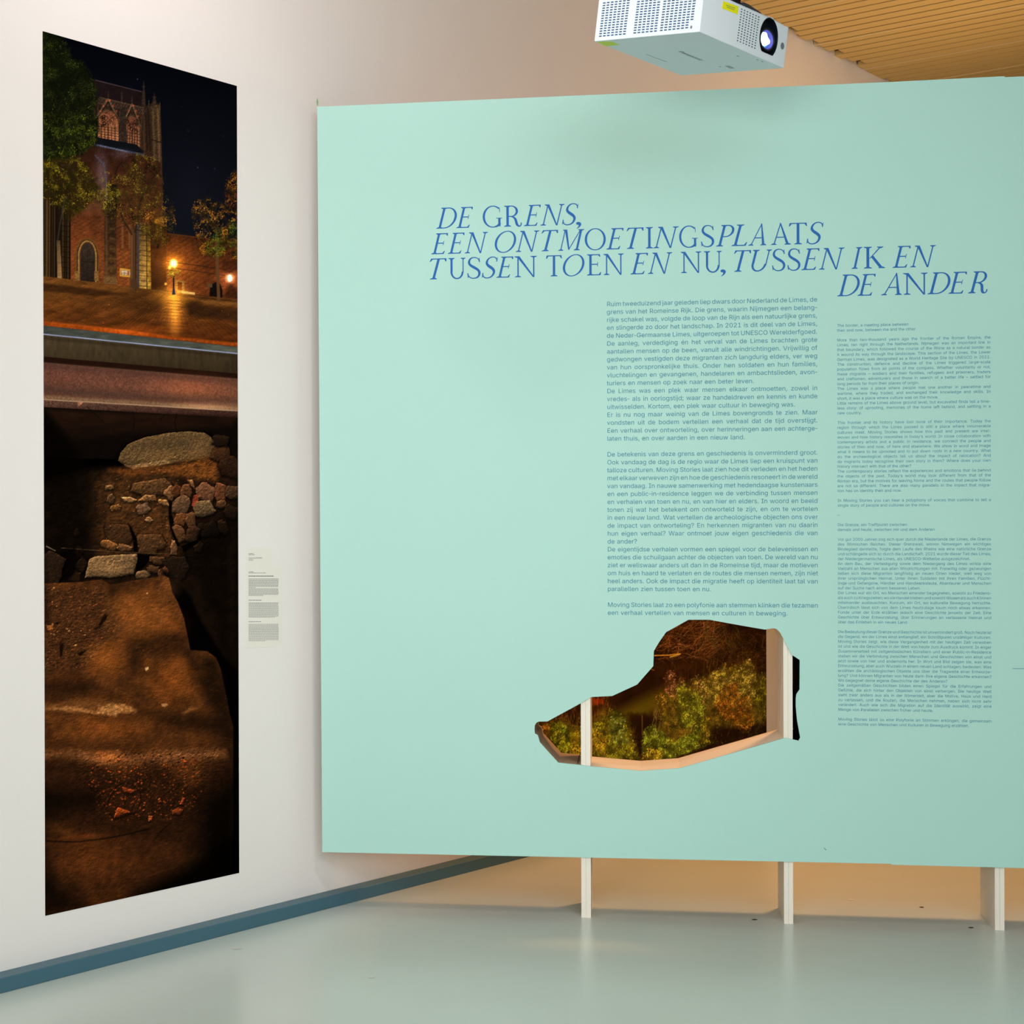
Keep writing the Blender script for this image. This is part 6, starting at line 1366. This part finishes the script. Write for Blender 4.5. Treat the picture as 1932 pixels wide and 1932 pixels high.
    c.fill([(445, 590), (520, 585), (520, 625), (445, 630)], (170, 52, 20), .5, 10, rough=8)
    c.streaks([(840, 660), (880, 660), (890, 860), (850, 860)], 46, [(186, 150, 96), (140, 112, 60)], 60, 1, 312, -1.35, .2, .8)
    c.streaks([(1160, 340), (1500, 300), (1500, 420), (1180, 460)], 90, [(130, 92, 40), (96, 70, 30)], 60, 1, 313, -1.5, .1, .6)
    c.streaks([(920, 560), (1650, 480), (1650, 780), (1200, 900), (920, 900)], 500, [(170, 130, 50), (60, 50, 14), (40, 26, 8)], 26, 1, 314, -1.4, .25, .5)
    c.streaks([(440, 800), (740, 800), (740, 990), (440, 990)], 260, [(150, 124, 40), (50, 44, 12)], 24, 1, 315, -1.4, .3, .5)
    c.line([(778, 700), (780, 830)], 4, (150, 110, 60), .6)
    # dark margin at the far end
    c.fill([(1712, -700), (2100, -700), (2100, 1500), (1712, 1500)], (9, 5, 3), 1, 6)
    c.a = np.clip(c.a, 0, 255)
    g = np.random.RandomState(6).normal(0, 1, c.a.shape[:2]).astype(np.float32)
    c.a = np.clip(c.a * (1 + .07 * g[..., None]), 0, 255)
    return c
# ------------------------------------------------------------------ flat prints
def srgb_lin(a):
    a = a / 255.
    return np.where(a <= .04045, a / 12.92, ((a + .055) / 1.055) ** 2.4)
def to_px(P):
    X = P[:, 0] / P[:, 1] * FPX; Y = -(P[:, 2] - EYE) / P[:, 1] * FPX
    c, s = math.cos(ROLL), math.sin(ROLL)
    return c * X + s * Y + CX, -s * X + c * Y + CY
def print_sheet(name, s0, s1, z0, z1, nx, nz, canvas, m, off=.0015, gain=1.0):
    """thin mounted print on the left wall; the drawing is stored as ink colour on a fine grid"""
    ss, zz = np.meshgrid(np.linspace(s0, s1, nx + 1), np.linspace(z0, z1, nz + 1))
    w0, s_, n_ = np.array(W0), np.array(S), np.array(N)
    P = w0 + ss.reshape(-1, 1) * s_ + n_ * off + zz.reshape(-1, 1) * np.array([0, 0, 1.])
    px, py = to_px(P)
    ink = np.clip(srgb_lin(canvas.sample(px, py)) * gain, 0, .95)
    i = np.arange(nx); j = np.arange(nz); I, J = np.meshgrid(i, j)
    a = (J * (nx + 1) + I).ravel()
    F = np.stack([a, a + nx + 1, a + nx + 2, a + 1], 1).astype(np.int32)
    # return edges to the wall give the print its thickness
    rim = np.concatenate([np.arange(nx + 1), np.arange(1, nz + 1) * (nx + 1) + nx, nz * (nx + 1) + np.arange(nx - 1, -1, -1), np.arange(nz - 1, 0, -1) * (nx + 1)])
    Pr = P[rim] - n_ * (off - .0001); k0 = len(P); nr_ = len(rim); q = np.arange(nr_); q2 = (q + 1) % nr_
    F2 = np.stack([rim[q], rim[q2], k0 + q2, k0 + q], 1).astype(np.int32)
    V = np.concatenate([P, Pr]); F = np.concatenate([F, F2]); ink = np.concatenate([ink, ink[rim]])
    org = np.array(WS((s0 + s1) / 2, 0, z0)); V = V - org
    me = bpy.data.meshes.new(name)
    me.vertices.add(len(V)); me.vertices.foreach_set('co', V.astype(np.float32).ravel())
    me.loops.add(F.size); me.loops.foreach_set('vertex_index', F.ravel())
    me.polygons.add(len(F)); me.polygons.foreach_set('loop_start', np.arange(0, F.size, 4, dtype=np.int32))
    at = me.color_attributes.new('ink', 'FLOAT_COLOR', 'POINT')
    at.data.foreach_set('color', np.concatenate([ink, np.ones((len(ink), 1))], 1).astype(np.float32).ravel())
    me.update(calc_edges=True); me.validate()
    me.materials.append(m)
    o = bpy.data.objects.new(name, me); COL.objects.link(o); o.location = org
    return o
o = print_sheet('photo_poster', -.6735, .2733, .2014, 3.2, 400, 1500, paint_poster(), M['poster'], gain=1.0)
tag(o, 'tall narrow night photograph of a church square above an earthen excavation, on the white wall', 'poster')
o = print_sheet('meadow_print', 1.10, 4.65, .2, 1.75, 620, 560, paint_meadow(), M['meadow'], gain=np.array([1.9, 2.4, 2.5]))
tag(o, 'dark photograph of wild flowering plants seen through the mint panel opening', 'photograph')

# ------------------------------------------------------------------ small text sheet beside the poster
lab = empty('text_sheet', WS(0.45, 0, on_wall(500, 1222)[1]))
def wpt(x, y):                                            # crop frame of the little sheet
    return on_wall(450 + x * .11388, 1020 + y * .11388)
wm = lambda: MB(W0, S, N, UP)
sh = [wpt(*q) for q in ((108, 118), (545, 122), (545, 410), (712, 420), (712, 1712), (560, 1760), (104, 1768))]
lk = []
m1 = wm(); m1.prism([sh], .0002, .0010); lk.append(m1.build('film', M['label']))
m1 = wm()
def wline(s, x, y, capc, x1=None):
    a = wpt(x, y); b = wpt(x, y - capc); cap = b[1] - a[1]
    w_ = wpt(x1, y)[0] - a[0] if x1 else None
    nat = text_width(s, 1.0) * cap
    set_line(m1, s, a[0], a[1], cap, (w_ / nat) if w_ else 1.0, .0014)
wline('Opgraving Domplein,', 164, 300, 26, 392); wline('Utrecht', 164, 332, 24, 240)
lk.append(m1.build('heading_lettering', M['labeltext'], fix=False))
m1 = wm(); rg = random.Random(8)
def dashes(x0, y0, x1, h):
    x = x0
    while x < x1 - 8:
        l = min(rg.uniform(12, 42), x1 - x)
        a, b = wpt(x, y0), wpt(x + l, y0 - h)
        m1.flat([[(a[0], a[1]), (b[0], a[1]), (b[0], b[1]), (a[0], b[1])]], .0014); x += l + 5
dashes(164, 220, 245, 9); dashes(164, 238, 262, 9)
lk.append(m1.build('subheading_lettering', M['labeltext'], fix=False)); m1 = wm()
dashes(164, 522, 245, 9); dashes(164, 540, 456, 9); dashes(164, 596, 580, 16)
lk.append(m1.build('subheading_lettering', M['labeltext'], fix=False)); m1 = wm()
dashes(164, 992, 378, 11)
lk.append(m1.build('subheading_lettering', M['labeltext'], fix=False)); m1 = wm()
dashes(164, 1348, 378, 11)
lk.append(m1.build('subheading_lettering', M['labeltext'], fix=False))
for ya, yb, last in ((638, 912, 400), (1034, 1272, 600), (1390, 1664, 440)):
    n = int(round((yb - ya) / 18.6)); m1 = wm()
    for i in range(n + 1):
        dashes(164, ya + (yb - ya) * i / n, last if i == n else (280 if (ya == 638 and i == 8) else 658), 8.5)
    lk.append(m1.build('paragraph_lettering', M['labeltext'], fix=False))
adopt(lab, *lk)
tag(lab, 'small cream sheet of fine grey text between the tall poster and the mint panel', 'text sheet')
# green brush mark left on the wall above the partition's corner
a, b = on_wall(598.5, 184), on_wall(598.5, 199); mid = on_wall(598.5, 192)
m1 = wm(); m1.flat([[(a[0], a[1]), (mid[0] - .006, mid[1]), (b[0] - .002, b[1]), (b[0] + .004, b[1]), (mid[0] + .007, mid[1])]], .0006)
m1.build('paint_smear', M['green'], wall_left, fix=False)

# ------------------------------------------------------------------ floor marks
def floor_pt(px, py):
    return hit(px, py, Vector((0, 0, 0)), UP)
fl = bpy.data.objects['floor']
for px, py, l in ((1424, 1735.5, .016), (1832, 1750.5, .014), (1739, 1712, .012)):
    p = floor_pt(px, py); r = random.Random(px)
    vs = [(p.x + l * math.cos(t) * r.uniform(.6, 1), p.y + .012 * math.sin(t) * r.uniform(.6, 1), .001) for t in np.linspace(0, 6.28, 9)[:-1]]
    link_mesh('scuff', vs, [tuple(range(8))], M['speck'], fl)
for px, py, l in ((446, 1790, .02), (1606, 1698, .012), (700, 1844, .012)):
    p = floor_pt(px, py)
    link_mesh('scuff', [(p.x + l * math.cos(t), p.y + .012 * math.sin(t), .001) for t in np.linspace(0, 6.28, 9)[:-1]], [tuple(range(8))], M['scuff'], fl)

# ------------------------------------------------------------------ projector
yaw, tilt, rl = .75954, .12181, -.02767
dB = 5.3
LU, LV, LW = .41206 * dB / 5.5, .52432 * dB / 5.5, .13682 * dB / 5.5
v0 = Vector((math.sin(yaw), math.cos(yaw), 0)); uh = Vector((-math.cos(yaw), math.sin(yaw), 0))
U = uh * math.cos(tilt) + UP * math.sin(tilt); w0_ = UP * math.cos(tilt) - uh * math.sin(tilt)
V = v0 * math.cos(rl) + w0_ * math.sin(rl); Wd = w0_ * math.cos(rl) - v0 * math.sin(rl)
BC = EYEV + ray(1319.6, 60.1) * dB
def FV(px, py):                                           # lens face: (v, w)
    q = hit(px, py, BC, U) - BC; return q.dot(V), q.dot(Wd)
def SV(px, py):                                           # vent face: (u, w)
    q = hit(px, py, BC, V) - BC; return q.dot(U), q.dot(Wd)
def UV_(px, py):                                          # underside: (u, v)
    q = hit(px, py, BC, Wd) - BC; return q.dot(U), q.dot(V)
prj = empty('projector', BC + U * LU / 2 + V * LV / 2)
tag(prj, 'white projector with lit lens hanging from the slatted ceiling', 'projector')
pk = []
front = lambda: MB(BC, V, U, Wd)        # x=v, y=depth into the body, z=w
side = lambda: MB(BC, U, V, Wd)
under = lambda: MB(BC, U, Wd, V)        # x=u, y=w, z=v
def z3(x, y): return FV(1280 + x * .11387, y * .11387)
def z4(x, y): return SV(1110 + x * .11387, y * .11387)
def z3u(x, y): return UV_(1280 + x * .11387, y * .11387)
def z4u(x, y): return UV_(1110 + x * .11387, y * .11387)
# lens cup centre from its dark oval
lc = z3(1502, 625); lt = z3(1515, 288); lb = z3(1470, 955); ll, lr_ = z3(1346, 600), z3(1656, 640)
R = .5 * (lr_[0] - ll[0]); RH = .5 * (lt[1] - lb[1]); lcv = .5 * (ll[0] + lr_[0]); lcw = .5 * (lt[1] + lb[1])
EL = RH / R
RC = R
# body: outline of the lens face with the hump over the lens, extruded backwards, lens bay cut in
prof = [(0, 0), (LV, 0), (LV, LW)]
hump = [(lcv + RC * 1.12 * math.cos(t), max(LW, lcw + RH * 1.06 * math.sin(t))) for t in np.linspace(.35, math.pi - .35, 13)]
hump = [h for h in hump if h[1] > LW + .0004]
prof += hump + [(0, LW)]
chord = lcw - RH * .80
bay = [(lcv + RC * math.cos(t), max(chord, lcw + RH * math.sin(t))) for t in np.linspace(0, 2 * math.pi, 49)[:-1]]
m1 = front(); m1.prism([prof, bay], 0, LU)
body = m1.build('body', M['body'], bevel=.0018); pk.append(body)
m1 = front()
seg = np.linspace(0, 2 * math.pi, 49)[:-1]
gl, gr, gt, gb = z3(1370, 650), z3(1640, 650), z3(1500, 450), z3(1495, 850)
GV, GW = .5 * (gl[0] + gr[0]), .5 * (gt[1] + gb[1]); GR = .5 * (gr[0] - gl[0]) / .74; GE = .5 * (gt[1] - gb[1]) / .74 / GR
print('lens', R, RH, GR, GE, lcv, lcw, GV, GW, LV, LW)
circ = lambda r: [(GV + r / RC * GR * math.cos(t), GW + r / RC * GR * GE * math.sin(t)) for t in seg]
m1.prism([bay], .024, .029)
lens_b = m1.build('lens_bay', M['black']); pk.append(lens_b)
m1 = front(); m1.prism([bay, [(lcv + (x - lcv) * .965, lcw + (y - lcw) * .965) for x, y in bay]], .0004, .025); pk.append(m1.build('lens_hood', M['black']))
m1 = front(); m1.prism([circ(RC * .74), circ(RC * .62)], .006, .025); barrel = m1.build('lens_barrel', M['black'], bevel=.001); pk.append(barrel)
m1 = front(); m1.prism([circ(RC * .625), circ(RC * .56)], .009, .025); pk.append(m1.build('lens_rim', M['rim']))
def dome(r, y0, rise, name, m):
    vs, fs = [], []
    for i in range(7):
        a = i / 6.; rr = r * math.cos(a * math.pi / 2)
        for t in seg:
            vs.append(BC + V * (GV + rr / RC * GR * math.cos(t)) + Wd * (GW + rr / RC * GR * GE * math.sin(t)) + U * (y0 - rise * math.sin(a * math.pi / 2)))
    for i in range(6):
        for k in range(48):
            fs.append((i * 48 + k, i * 48 + (k + 1) % 48, (i + 1) * 48 + (k + 1) % 48, (i + 1) * 48 + k))
    return link_mesh(name, vs, fs, m, None, True)
pk.append(dome(RC * .565, .022, .006, 'lens_coating', M['ring']))
m1 = front()
star = []
for t in np.linspace(0, 2 * math.pi, 61)[:-1]:
    r = RC * (.43 + .07 * math.cos(3 * t + .5) + .04 * math.cos(5 * t))
    star.append((GV + (-.10 * RC + r * .92 * math.cos(t)) / RC * GR, GW + (-.02 * RC + r * math.sin(t)) / RC * GR * GE))
m1.prism([star], .0125, .0142); pk.append(m1.build('lens_light', M['lens']))
# speaker holes on the lens face
m1 = front()
tl_, tr_, bl_, br_ = z3(1050, 152), z3(1332, 283), z3(980, 674), z3(1265, 797)
for i in range(13):
    for j in range(7):
        a, b = i / 12., j / 6.
        q = [(1 - a) * ((1 - b) * tl_[k] + b * tr_[k]) + a * ((1 - b) * bl_[k] + b * br_[k]) for k in (0, 1)]
        m1.box(q[0] - .0040, q[0] + .0036, -.0003, .001, q[1] - .0017, q[1] + .0017)
pk.append(m1.build('speaker_grille', M['dot']))
# warning sticker, sensor window, underside marks
def quad_part(mk, pts, name, m, y=-.0004, th=.0008):
    mm = mk(); mm.prism([pts], y, y + th); o = mm.build(name, m); pk.append(o); return o
stk = quad_part(front, [z3(738, 15), z3(995, 110), z3(980, 240), z3(722, 140)], 'warning_sticker', M['yellow']); stk['label'] = 'yellow sticker on the lens face'
mm = front()
for a, b in (((790, 84), (940, 138)), ((800, 116), (930, 164))):
    p, q = z3(*a), z3(*b)
    x = p[0]
    for k in range(9):
        t0, t1 = k / 9., (k + .7) / 9.
        zx = p[1] + (q[1] - p[1]) * t0; xx0, xx1 = p[0] + (q[0] - p[0]) * t0, p[0] + (q[0] - p[0]) * t1
        mm.box(xx0, xx1, -.0006, -.0004, zx - .0012, zx + .0008)
so = mm.build('sticker_print', M['ink']); pk.append(so)
c_ = z3(1722, 762); quad_part(front, [(c_[0] + .011 * math.cos(t), c_[1] + .011 * math.sin(t)) for t in seg], 'sensor_window', M['grey'])
# vents on the side face
def vent(p00, p10, p01, p11, nu, nw, skip=()):
    mm = side(); a_, b_, c_, d_ = z4(*p00), z4(*p10), z4(*p01), z4(*p11)
    for j in range(nw):
        for i in range(nu):
            if (i, j) in skip: continue
            s, t = i / (nu - 1.), j / (nw - 1.)
            q = [(1 - t) * ((1 - s) * a_[k] + s * b_[k]) + t * ((1 - s) * c_[k] + s * d_[k]) for k in (0, 1)]
            mm.box(q[0] - .0052, q[0] + .0052, -.0003, .001, q[1] - .0019, q[1] + .0019)
    # rows carry on to the top edge of the face
    dz = (a_[1] - c_[1]) / (nw - 1.)
    z = a_[1] + dz; r = 1
    while z < LW - .008:
        for i in range(nu):
            s = i / (nu - 1.); x = (1 - s) * a_[0] + s * b_[0] + (a_[0] - c_[0]) / (nw - 1.) * r
            mm.box(x - .0052, x + .0052, -.0003, .001, z - .0019 + (b_[1] - a_[1]) * s, z + .0019 + (b_[1] - a_[1]) * s)
        z += dz; r += 1
    pk.append(mm.build('vent_grille', M['slot']))
vent((265, 50), (665, 6), (200, 600), (596, 562), 7, 14)
vent((833, 28), (1172, -8), (770, 545), (1112, 514), 6, 13)
vent((1270, 22), (1762, -30), (1210, 504), (1700, 452), 8, 12, {(7, 11), (7, 10), (7, 9)})
p_ = z4(1705, 450); quad_part(side, [(p_[0] + .0035 * math.cos(t), p_[1] + .005 * math.sin(t)) for t in seg], 'lock_slot', M['grey'])
# underside
g1 = [z4u(*q) for q in ((150, 692), (380, 686), (515, 742), (285, 764))]
def under_part(pts, name, m):
    mm = under(); mm.prism([pts], -.0006, .0002); o = mm.build(name, m); pk.append(o); return o
under_part(g1, 'corner_sticker', M['lime'])['label'] = 'yellow-green sticker under the far corner'
under_part([z3u(*q) for q in ((770, 1092), (848, 1090), (930, 1130), (850, 1132))], 'foot_pad', M['grey'])
mm = MB(BC, V, Wd, U * -1)
pa, pb, pc = z3u(-5, 850), z3u(430, 1000), z3u(30, 828)
word = 'Panasonic'; cap = .0165
x = pa[1]; zb_ = -(pa[0] + pb[0]) / 2 - cap / 2
set_line(mm, word, pa[1], zb_, cap, (pb[1] - pa[1]) / (text_width(word, 1.0) * cap), -.0005)
pk.append(mm.build('maker_lettering', M['ink'], fix=False))
for a, b in (((970, 898), (1140, 970)), ((1150, 968), (1300, 1022))):
    p, q = z4u(*a), z4u(*b); under_part([(p[0], p[1]), (q[0], q[1]), (q[0] + .002, q[1]), (p[0] + .002, p[1])], 'underside_mark', M['grey'])
for x, y in ((985, 930), (1310, 990), (1390, 1020), (690, 1105)):
    p = z3u(x, y); under_part([(p[0] - .002, p[1] - .005), (p[0] + .002, p[1] - .005), (p[0] + .002, p[1] + .005), (p[0] - .002, p[1] + .005)], 'underside_mark', M['grey'])
# ceiling mount that carries the projector
topc = BC + U * LU * .5 + V * LV * .5 + Wd * LW
mk_ = pk
m1 = front()
pr = [(LV * .50, LW + .0005), (LV * .80, LW + .0005), (LV * .74, LW + .018), (LV * .55, LW + .022)]
pA, pB, pC, pD = z3(1110, 100), z3(1500, 240), z3(1420, 150), z3(1200, 42)
m1.prism([[(pA[0], LW + .0004), (pB[0], LW + .0004), (pC[0] , LW + .012), (pD[0] + .01, LW + .019), (pD[0] - .02, LW + .019)]], .012, LU * .8)
mk_.append(m1.build('mount_plate', M['dark'], bevel=.001))
m1 = front(); m1.prism([[(z3(960, 0)[0], LW + .0004), (z3(1110, 0)[0], LW + .0004), (z3(1110, 0)[0], LW + .05), (z3(960, 0)[0], LW + .05)]], .016, LU * .75); mk_.append(m1.build('mount_clamp', M['black'], bevel=.002))
pb_ = BC + U * LU * .4 + V * (z3(1035, 0)[0]) + Wd * (LW + .045)
m1 = MB(pb_, Vector((1, 0, 0)), UP, Vector((0, 1, 0))); m1.prism([[(.022 * math.cos(t), .022 * math.sin(t)) for t in np.linspace(0, 2 * math.pi, 25)[:-1]]], 0, CEIL - pb_.z); mk_.append(m1.build('mount_pole', M['dark']))
m1 = MB(Vector((pb_.x, pb_.y, CEIL)), Vector((1, 0, 0)), UP, Vector((0, 1, 0))); m1.prism([[(.075 * math.cos(t), .075 * math.sin(t)) for t in np.linspace(0, 2 * math.pi, 33)[:-1]]], -.012, 0); mk_.append(m1.build('ceiling_flange', M['dark']))
adopt(prj, *pk)
for ch in (o for o in pk if o.name.startswith('sticker_print')):
    ch.parent = stk
